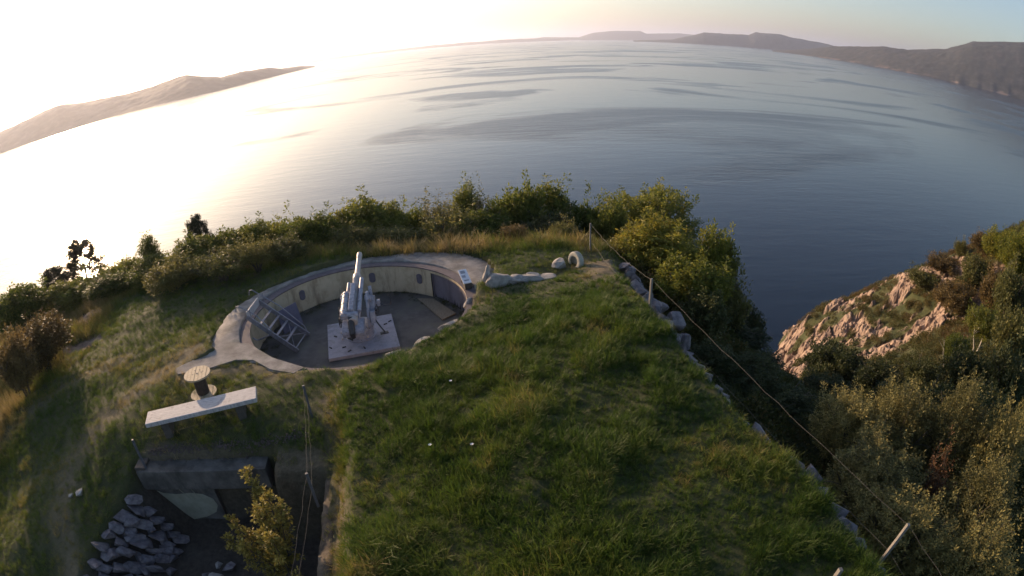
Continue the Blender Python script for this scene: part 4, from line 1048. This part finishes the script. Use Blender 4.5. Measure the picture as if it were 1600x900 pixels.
# carriage cheeks
for sx, nm in ((-.5, 'cheek'), (.52, 'cheek')):
    c = MB(); poly = [(-.55, .66), (.5, .66), (.62, 1.0), (.42, 1.75), (.30, 1.98), (.05, 2.0), (-.18, 1.72), (-.5, 1.1)]
    c.prism(poly, -.06, .06, Matrix(((0, 0, 1, sx), (1, 0, 0, 0), (0, 1, 0, 0), (0, 0, 0, 1))))
    bmesh.ops.bevel(c.bm, geom=c.bm.edges[:], offset=.02, segments=1, affect='EDGES'); c.build(nm, M['gun_paint'], gun)
    c = MB(); c.tube((sx - .1, .08, 1.74), (sx + .13, .08, 1.74), .14, .14, 18); c.build('trunnion', M['gun_paint'], gun, True)
sb = MB(); sb.tube((.66, .28, 1.5), (.62, .55, 2.08), .085, .075, 16); sb.build('sight_tube', M['gun_paint'], gun, True)
sb = MB(); sb.box((.68, .25, 1.42), (.22, .38, .62), Matrix.Rotation(rad(-20), 3, 'X'), .03); sb.build('sight_housing', M['gun_paint'], gun)
sb = MB(); sb.box((.70, -.28, 1.08), (.2, .44, .5), Matrix.Rotation(rad(-14), 3, 'X'), .03); sb.build('gear_housing', M['gun_paint'], gun)
sb = MB(); sb.box((.92, .30, 1.40), (.14, .16, .26), None, .02); sb.tube((.75, .3, 1.4), (.95, .3, 1.4), .06, .06, 10); sb.build('drive_box', M['gun_paint'], gun)
u = MB(); u.path([(.98, .28, 1.36), (1.12, .32, 1.24), (1.42, .36, 1.24), (1.44, .36, 1.62), (1.36, .36, 1.66)], .025, 8); u.build('foot_rest', M['gun_dark'], gun, True)
u = MB(); u.path([(.78, -.45, 1.0), (.98, -.6, .72), (1.12, -.66, .52)], .03, 8); u.box((1.10, -.70, .50), (.34, .16, .05), Matrix.Rotation(rad(12), 3, 'Z'), .015); u.build('seat', M['gun_dark'], gun)
def handwheel(c, r_, axis):
    e_ = empty('handwheel', c); e_.parent = gun; e_.rotation_euler = Vector(axis).to_track_quat('Z', 'Y').to_euler()
    t = MB(); t.path([(r_ * math.cos(k * 2 * PI / 20), r_ * math.sin(k * 2 * PI / 20), 0) for k in range(21)], .018, 6); t.build('rim', M['gun_dark'], e_, True)
    for k in range(3):
        t = MB(); t.tube((0, 0, 0), (r_ * math.cos(k * 2.094), r_ * math.sin(k * 2.094), 0), .012, .012, 6); t.build('spoke', M['gun_dark'], e_)
    t = MB(); t.tube((0, 0, -.14), (0, 0, .04), .03, .03, 10); t.build('hub', M['gun_dark'], e_)
handwheel((-.76, .02, 1.22), .24, (-1, -.2, .15)); handwheel((-.70, -.42, 1.0), .2, (-1, -.4, .1)); handwheel((.86, -.1, 1.25), .18, (1, -.3, .1))
lp = MB(); lp.box((-.56, -.3, 1.42), (.16, .3, .22), None, .03); lp.build('lay_box', M['gun_paint'], gun)
ln = MB(); ln.path([(-.5, -.2, 1.1), (-.62, .2, .95), (-.56, .5, .72)], .03, 8); ln.build('pipe', M['gun_barrel'], gun, True)

# ------------------------------------------------------------------ steel stair hung over the rim
stair = empty('steel_stair', (-9.95, 20.52, PIT_FLOOR), 0, 'grey steel stair with handrails leaning from the rim into the pit', 'stair')
o0 = Vector((-9.95, 20.52, PIT_FLOOR))
T0, T1 = Vector((-10.95, 19.78, .36)) - o0, Vector((-10.98, 21.26, .36)) - o0
B0, B1 = Vector((-8.98, 19.82, -1.36)) - o0, Vector((-8.90, 21.24, -1.36)) - o0
def bar_between(mb, a, b, w, h):
    d = b - a; y = d.normalized(); x = y.cross(Vector((0, 0, 1))).normalized(); z = x.cross(y)
    mb.box((a + b) / 2, (w, d.length, h), Matrix((x, y, z)).transposed(), .006); return mb
for a, b in ((T0, B0), (T1, B1)):
    bar_between(MB(), a, b, .06, .2).build('stringer', M['steel'], stair)
bar_between(MB(), T0 + Vector((.02, .04, .02)), T1 + Vector((.02, -.04, .02)), .05, .34).build('end_panel', M['steel_light'], stair)
for t in (.26, .42, .58, .76, .95):
    bar_between(MB(), T0.lerp(B0, t) + Vector((0, .04, .02)), T1.lerp(B1, t) + Vector((0, -.04, .02)), .12 if t < .9 else .05, .04).build('tread', M['steel'], stair)
bar_between(MB(), T0.lerp(B0, .60) + Vector((0, .05, 0)), T1.lerp(B1, .93) - Vector((0, .05, 0)), .03, .05).build('brace', M['steel'], stair)
bar_between(MB(), T1.lerp(B1, .60) - Vector((0, .05, .05)), T0.lerp(B0, .93) + Vector((0, .05, -.05)), .03, .05).build('brace', M['steel'], stair)
for sy, a, b in ((0, T0, B0), (1, T1, B1)):
    up_ = Vector((0, 0, .62)); yy = Vector((0, .06 if sy else -.06, 0))
    m0 = a + Vector((-.42, 0, .28)) + yy; m1 = a + Vector((-.22, 0, .52)) + yy
    k = .92 if sy else .5
    h_ = MB(); h_.path([m0, m0.lerp(m1, .6) + Vector((-.05, 0, .08)), m1, a.lerp(b, k * .5) + up_ * .8 + yy, a.lerp(b, k) + up_ * .45 + yy, a.lerp(b, min(1, k + .06)) + yy], .026, 8); h_.build('handrail', M['steel'], stair, True)
    h_ = MB(); h_.tube(a.lerp(b, .12) + yy, a.lerp(b, .12) + up_ * .9 + yy, .02, .02, 8); h_.build('rail_post', M['steel'], stair)
h_ = MB(); h_.path([T0.lerp(B0, .45) + Vector((0, -.05, -.1)), T0.lerp(B0, .3) + Vector((-.3, -.12, -.55)), T0 + Vector((.05, -.2, -.85))], .04, 8); h_.build('support_strut', M['steel'], stair, True)
st = MB(); st.box((-9.95, 21.95, -.86), (1.15, .04, 1.05), Matrix.Rotation(rad(58), 3, 'Z') @ Matrix.Rotation(rad(-14), 3, 'X'), .005)
tag(st.build('metal_sheet', M['sheet']), 'blue grey metal sheet standing against the pit wall behind the stair', 'metal sheet')

# ------------------------------------------------------------------ things round the pit
ib = empty('information_board', (-1.95, 22.5, .05), rad(17), 'small pale information board tilted on a low dark stand at the rim', 'information board')
t = MB(); t.box((0, .05, .33), (.36, .98, .04), Matrix.Rotation(rad(14), 3, 'X'), .008); t.build('panel', M['board_white'], ib)
for k, (a, b, w, h) in enumerate([(-.02, .28, .26, .2), (-.05, -.02, .20, .16), (0, -.3, .26, .08)]):
    t = MB(); t.box((a, b + .05, .354 + .25 * b), (w * .8, h, .006), Matrix.Rotation(rad(14), 3, 'X')); t.build('print', M['board_ink'], ib)
t = MB(); t.box((.03, -.22, .06), (.3, .34, .36), None, .01); t.build('stand', M['dark_wood'], ib)
t = MB(); t.box((0, .32, .16), (.22, .08, .4), None, .01); t.build('stand', M['dark_wood'], ib)

be = empty('bench', (-10.05, 13.3, 0), 0, 'long weathered plank bench on dark supports beside the cable drum', 'bench')
d = (Vector((-8.2, 14.02, .45)) - Vector((-11.92, 12.55, .36))); c0 = Vector((-10.05, 13.3, 0))
yv = d.normalized(); zv = Vector((0, 0, 1)); xv = yv.cross(zv).normalized(); zv = xv.cross(yv); R3 = Matrix((xv, yv, zv)).transposed(); ctr = (Vector((-8.2, 14.02, .45)) + Vector((-11.92, 12.55, .36))) / 2 - c0
t = MB(); t.box(ctr, (.74, 4.0, .15), R3, .02); t.build('seat_plank', M['plank'], be)
for s_ in (-1.35, 1.35):
    t = MB(); t.box(ctr + yv * s_ + Vector((0, 0, -.36)), (.62, .28, .62), R3, .03); t.rough(.012, 4); t.build('leg', M['dark_wood'], be)

dr = empty('cable_drum', (-10.75, 14.72, g1(-10.75, 14.72) + .03), rad(20), 'wooden cable drum standing on end as a table behind the bench', 'cable drum')
def disc(z, r_, nm):
    e_ = empty(nm, (0, 0, z)); e_.parent = dr
    n = 7; w = 2 * r_ / n
    for k in range(n):
        x0 = -r_ + k * w + .005; x1 = x0 + w - .010; pts = []
        for i in range(7): x = x0 + (x1 - x0) * i / 6; pts.append((x, math.sqrt(max(0, r_ * r_ - x * x))))
        for i in range(7): x = x1 + (x0 - x1) * i / 6; pts.append((x, -math.sqrt(max(0, r_ * r_ - x * x))))
        P_ = []
        for p in pts:
            if not P_ or (abs(p[0] - P_[-1][0]) + abs(p[1] - P_[-1][1])) > 1e-4: P_.append(p)
        t = MB(); t.prism(P_, -.03, .03 + .004 * ((k * 7) % 3 - 1)); t.build('plank', M['drum_wood'], e_)
    return e_
disc(.82, .50, 'top_disc'); disc(.04, .50, 'bottom_disc')
t = MB(); t.lathe([(.23, .06), (.24, .2), (.235, .5), (.24, .795)], seg=18); t.build('core', M['drum_core'], dr)
for x_, y_ in ((0, 0), (.16, .02), (-.16, -.05), (.08, .2), (-.1, .2), (.22, .06)):
    t = MB(); t.tube((x_, y_, .848), (x_, y_, .862), .035 if x_ == 0 else .018, None, 10); t.build('bolt', M['iron'], dr)

ty = empty('tyre', (2.86, 23.5, g1(2.86, 23.5) + .18), 0, 'pale old tyre standing half buried at the top of the mound', 'tyre')
ty.rotation_euler = Vector((-.80, -.52, .12)).to_track_quat('Z', 'Y').to_euler()
t = MB(); t.lathe([(.23, -.115), (.30, -.14), (.39, -.125), (.425, -.08), (.43, 0), (.425, .08), (.39, .125), (.30, .14), (.23, .115), (.25, .06), (.34, 0), (.25, -.06)], seg=36)
bm_ = t.bm; t.build('carcass', M['rubber'], ty, True)
for k in range(28):
    a = 2 * PI * k / 28
    t = MB(); t.box((math.cos(a) * .432, math.sin(a) * .432, 0), (.02, .05, .17), Matrix.Rotation(a, 3, 'Z') @ Matrix.Rotation(.35, 3, 'X')); t.build('tread_block', M['rubber'], ty)

# boulders along the brow of the mound
BM = [boulder_mesh(s, M['stone_pale']) for s in range(14)]; BD = [boulder_mesh(s + 30, M['stone']) for s in range(4)]
SM = [stone_mesh(s, M['stone'], .72) for s in range(8)]; SP = [stone_mesh(s + 40, M['stone_pale'], .6, 16) for s in range(8)]
for k, (x_, y_, dz, sx, sy, sz, rz, lab) in enumerate([
    (-1.0, 22.0, .28, .36, .2, 1.0, .5, 'upright pale slab standing beside the information board'),
    (-.45, 21.85, .12, .85, .7, .8, .35, 'big pale boulder right of the upright slab'),
    (.15, 22.0, .06, .7, .6, .45, 1.2, 'grey boulder between the big pale one and the flat slabs'),
    (.75, 22.1, .05, .95, .55, .38, .15, 'flat pale slab at the far brow of the mound'),
    (1.45, 22.3, .05, .8, .6, .3, -.25, 'flat grey slab nearest the square block'),
    (.95, 22.55, .0, .6, .4, .3, .6, 'small stone behind the flat pale slab'),
    (2.1, 23.2, .16, .55, .5, .62, .3, 'squarish pale block standing left of the tyre'),
    (-1.75, 20.95, -.1, .5, .3, .4, .9, 'pale stone at the right end of the pit wall'),
    (-2.45, 19.25, -.16, .85, .3, .3, 1.0, 'long pale stone on the pit edge below the brow'),
    (-3.3, 18.1, -.14, .8, .28, .3, .75, 'broken concrete lump on the pit edge in the grass'),
    (-4.15, 17.05, -.05, .55, .34, .36, .5, 'pale broken stone beside the gun plate at the grass edge')]):
    tag(obj('boulder', BM[k], None, (x_, y_, max(g1(x_, y_), 0) + dz), (0, .08, rz), (sx * 1.22, sy * 1.22, sz * 1.25)), lab, 'boulder', 'boulders along the brow of the mound')
# white flowers in the grass
for x_, y_, lab in [(-2.19, 10.82, 'left one of two white flowers in the middle of the mound'), (-1.15, 10.62, 'right one of two white flowers in the middle of the mound'), (-1.86, 13.57, 'small white flower high on the mound below the gun'), (6.35, 11.75, 'white flower on a stalk at the wire fence')]:
    f = empty('white_flower', (x_, y_, g1(x_, y_)), 0, lab, 'flower', 'white flowers on the mound')
    hgt = .34 if x_ < 5 else .75
    t = MB(); t.path([(0, 0, 0), (.02, .01, hgt * .6), (0, .0, hgt)], .006, 5); t.build('stem', M['leaf'], f)
    for k in range(6):
        a = k * 2 * PI / 6; t = MB(); t.bm.faces.new([t.bm.verts.new(Vector((math.cos(a + da) * r_, math.sin(a + da) * r_, hgt + .005 + r_ * .35))) for da, r_ in ((0, .006), (-.45, .03), (0, .05), (.45, .03))]); t.build('petal', M['white_petal'], f)

# ------------------------------------------------------------------ retaining wall and fence on the right edge of the mound
sw = empty('stone_wall', (6.0, 14, 0), 0, 'rough dry stone wall holding the right edge of the mound', 'stone wall')
EDGE = [(4.95, 24.2), (5.1, 21.5), (5.25, 19), (5.45, 16.3), (5.9, 13), (6.4, 10.5), (6.9, 9.2), (7.2, 8), (7.5, 5), (7.8, 2)]
sr = random.Random(9); dist = 0.0; el = [0]
for (a, b), (c_, d_) in zip(EDGE[:-1], EDGE[1:]): el.append(el[-1] + math.hypot(c_ - a, d_ - b))
def on_edge(s): return float(np.interp(s, el, [p[0] for p in EDGE])), float(np.interp(s, el, [p[1] for p in EDGE]))
s = 0
while s < el[-1]:
    w = sr.uniform(.35, .8); ex, ey = on_edge(s + w / 2); top = g1(ex - .5, ey)
    for lv in range(3):
        z_ = top - .12 - lv * .62 - sr.uniform(0, .14); o_ = .10 + lv * .18 + sr.uniform(-.06, .08)
        obj('stone', SM[sr.randrange(8)], sw, (ex + o_ - 6, ey - 14 + sr.uniform(-.15, .15), z_), (sr.uniform(-.2, .2), sr.uniform(-.2, .2), PI / 2 + sr.uniform(-.35, .35)), (w * sr.uniform(.95, 1.25), sr.uniform(.5, .75), sr.uniform(.6, .95)))
    s += w * .93
for x_, y_, z_, a, b, c_, rz, lab in [(6.1, 18.8, -.3, 1.15, .8, .85, .3, 'big pale boulder jutting from the corner of the stone wall'), (6.15, 17.6, -.55, .75, .6, 1.1, .4, 'narrow grey boulder below the pale jutting one'), (5.7, 20.0, -.25, 1.0, .7, .8, -.5, 'grey boulder behind the wooden fence post')]:
    tag(obj('boulder', BM[12] if x_ == 6.2 else BD[int(x_ * 7) % 4], None, (x_, y_, z_), (.15, .1, rz), (a, b, c_)), lab, 'boulder', 'boulders at the wall corner')
fe = empty('wire_fence', (4.66, 17.4, 0), 0, 'sagging wire fence on wooden posts along the right edge', 'fence')
fo = Vector((4.66, 17.4, 0))
posts = [((3.71, 25.0, .1), (3.73, 25.0, 1.62)), ((4.66, 17.4, .5), (4.70, 17.42, 2.12)), ((7.11, 5.62, .6), (7.36, 5.55, 2.02)), ((8.2, -1, .5), (8.2, -1, 2))]
for a, b in posts:
    t = MB(); d = Vector(b) - Vector(a); t.box((Vector(a) + Vector(b)) / 2 - fo, (.075, .075, d.length), d.to_track_quat('Z', 'Y').to_matrix(), .012); t.build('post', M['post_wood'], fe)
def sag(a, b, n, dz, jig=0, seed=0):
    r_ = random.Random(seed); return [Vector(a).lerp(Vector(b), i / n) + Vector((r_.uniform(-jig, jig), 0, r_.uniform(-jig, jig) - dz * 4 * (i / n) * (1 - i / n))) for i in range(n + 1)]
for hh, dz in ((.95, .22), (.42, .3)):
    for (a0, b0), (a1, b1) in zip(posts[:-1], posts[1:]):
        t = MB(); t.path([p - fo for p in sag(Vector(a0).lerp(Vector(b0), hh) + Vector((.06, 0, 0)), Vector(a1).lerp(Vector(b1), hh) + Vector((.06, 0, 0)), 22, dz, .025, int(hh * 10))], .0042, 5); t.build('wire', M['wire'], fe, True)
t = MB(); t.box((0, 0, .12), (.09, .09, .5), Matrix.Rotation(.15, 3, 'Y'), .01); k_ = t.build('stake', M['post_wood']); k_.location = (5.75, 5.35, g1(5.75, 5.35)); tag(k_, 'short grey stake in the grass left of the leaning fence post', 'stake')

# ------------------------------------------------------------------ bunker doorway, trench and its walls
bk = empty('bunker', (-9, 11.6, -2), 0, 'sunken concrete bunker entrance under a heavy lintel', 'bunker')
bo = Vector((-9, 11.6, -2)); ang = math.atan2(.62, 4.4); Rz = Matrix.Rotation(ang, 3, 'Z')
def LB(u, v, z): return Vector((-12.25 + u * math.cos(ang) - v * math.sin(ang), 11.22 + u * math.sin(ang) + v * math.cos(ang), z)) - bo
def slab_(nm, u0, u1, v0, v1, z0, z1, mt, bev=.02, cuts=0):
    t = MB(); t.box(LB((u0 + u1) / 2, (v0 + v1) / 2, (z0 + z1) / 2), (u1 - u0, v1 - v0, z1 - z0), Rz, bev); return t.build(nm, mt, bk)
slab_('lintel', 0, 4.75, 0, .95, -1.56, -.80, M['bunker'], .03)
slab_('front_wall', .05, 2.55, .25, .62, -3.4, -1.57, M['bunker'], .01)
slab_('door', 2.57, 4.78, .50, .60, -3.4, -1.57, M['doorway_shade'], .01)  # flat panel painting the shade of the open doorway, not a door leaf
slab_('end_block', -.06, .34, .10, 1.25, -1.2, -.70, M['path_concrete'], .03)
# pale limewash patch left on the front wall
pt = [(.10, -1.72), (.5, -1.92), (1.0, -1.98), (1.6, -1.92), (2.05, -1.98), (2.36, -2.2), (2.42, -2.5), (2.25, -2.8), (1.8, -3.02), (1.0, -3.2), (.1, -3.2)]
t = MB(); t.prism([(u_, z_) for u_, z_ in pt], 0, .012, Matrix.Translation(Vector((-12.25, 11.22, 0)) - bo) @ Rz.to_4x4() @ Matrix.Translation((0, .25, 0)) @ Matrix.Rotation(PI / 2, 4, 'X')); t.build('limewash_patch', M['bunker_pale'], bk)
for p in ([(.15, -1.66), (.5, -1.75), (.9, -1.68)], [(1.2, -1.7), (1.45, -2.1), (1.7, -2.7)], [(1.7, -1.75), (1.8, -2.0), (1.95, -2.15)]):
    t = MB(); t.path([LB(u_, .235, z_) for u_, z_ in p], .012, 4); t.build('lime_streak', M['bunker_pale'], bk)
tw = empty('retaining_wall', (-5, 8, -1), 0, 'low concrete wall along the right side of the trench', 'concrete wall')
cx_ = [(-.34, -2.3), (-.32, -1.2), (-.30, -.2), (-.29, .35), (-.24, .52), (-.14, .60), (-.02, .66), (.10, .70), (.24, .62), (.34, .2)]
V = []; Fc = []; nn = 90
for i in range(nn + 1):
    yy = 12.2 + (1.5 - 12.2) * i / nn; xx = float(np.interp(yy, [1.5, 7.2, 10.2, 12.2], [-4.18, -4.58, -5.04, -5.36]))
    for j, (du, dz) in enumerate(cx_):
        w1 = float(fbm(yy * 1.3 + j * .2, j * .5, 92)) - .5; w2 = float(fbm(yy * 2.2, j * .45, 93)) - .5
        V.append((xx + du * (1 + .6 * w1) + .22 * w1 + 5, yy - 8, dz - (.36 if j > 2 else 0) + ((.22 * w2 + .16 * (float(fbm(yy * 5, j * .9, 94)) - .5)) if j > 3 else 0)))
    if i:
        q0 = (i - 1) * len(cx_); Fc += [(q0 + j, q0 + j + 1, q0 + len(cx_) + j + 1, q0 + len(cx_) + j) for j in range(len(cx_) - 1)]
obj('wall', npmesh('wall', np.array(V), Fc, M['dirt_crust'], True), tw)
ds = empty('dry_stone_wall', (-11.8, 8, -2), 0, 'broken dry stone wall sloping into the trench below the lintel', 'stone wall')
do = Vector((-11.8, 8, -2)); sr = random.Random(21)
for iv in range(7):
    v = (iv + .5) / 7; y_ = 10.7
    while y_ > 5:
        w = sr.choice((.36, .44, .52, .64, .85)); yc = y_ - w / 2
        xt = np.interp(yc, STW_Y, STW_T); x_ = xt + (np.interp(yc, STW_Y, STW_B) - xt) * v; zt_ = np.interp(yc, STW_Y, STW_Z)
        obj('stone', SM[sr.randrange(8)], ds, Vector((x_ + sr.uniform(-.05, .05), yc, zt_ + (-3.1 - zt_) * v - .02 + sr.uniform(-.05, .06))) - do, (sr.uniform(-.18, .18), .72 + sr.uniform(-.2, .2), PI / 2 + sr.uniform(-.3, .3)), (w * 1.42, sr.uniform(.60, .76), sr.uniform(.40, .56)))
        y_ -= w * .92
for k in range(16):
    x_, y_ = sr.uniform(-10.3, -8.6), sr.uniform(7.3, 9.9); w = sr.uniform(.22, .5)
    tag(obj('loose_stone', SP[k % 8] if k % 3 else SM[k % 8], None, (x_, y_, g1(x_, y_) + w * .2), (sr.uniform(-.4, .4), sr.uniform(-.4, .4), sr.uniform(0, 6)), (w * 1.2, w * .9, w)), 'loose pale stone lying on the dark trench floor', 'stone', 'loose stones on the trench floor')
for x_, y_, w, lab in [(-14.35, 10.05, .42, 'pale stone in the worn grass left of the trench'), (-14.75, 9.9, .26, 'small pale chip beside the pale stone in the worn grass')]:
    tag(obj('loose_stone', SP[3], None, (x_, y_, g1(x_, y_) + .06), (.2, .1, x_), (w, w * .8, w * .7)), lab, 'stone')
# reddish gravel lying along the lintel
n = 420; x = rng.uniform(-12.0, -6.2, n); y = 12.12 + .145 * (x + 9.9) + rng.normal(.22, .10, n)
gp = []
for k in range(3):
    o_ = bpy.data.objects.new('%s_pebble' % 'lmn'[k], stone_mesh(70 + k, M['gravel'], .8, 9)); gp.append(o_)
zt_ = np.where(y < 12.42 + .14 * (x + 9.9), -.75, -9); zt_ = np.maximum(zt_, gz(x, y) + .01)
tag(scatter('gravel', np.c_[x, y, zt_], rng.uniform(0, 6, (n, 3)), rng.uniform(.04, .11, n), rng.integers(0, 3, n), np.zeros(n), gp), 'reddish gravel along the back of the lintel', 'gravel')
f2 = empty('wire_fence', (-8, 11.5, 0), 0, 'thin wire fence on iron stakes round the bunker trench', 'fence')
fo = Vector((-8, 11.5, 0))
pA, pB, pC, pD = Vector((-11.86, 11.4, -.65)), Vector((-5.17, 9.88, -.15)), Vector((-6.26, 13.54, 0)), Vector((-4.5, 4.0, -.2))
for p in (pA, pB, pC, pD):
    t = MB(); t.box(p + Vector((0, 0, .5)) - fo, (.07, .07, 1.15), Matrix.Rotation(.4, 3, 'Z'), .008); t.build('post', M['iron'], f2)
for a, b in ((pA, pC), (pC, pB), (pB, pD)):
    for hh in (.55, 1.0):
        t = MB(); t.path([p - fo for p in sag(a + Vector((0, 0, hh)), b + Vector((0, 0, hh)), 16, .10, .02, int(hh * 9))], .0038, 5); t.build('wire', M['wire'], f2, True)
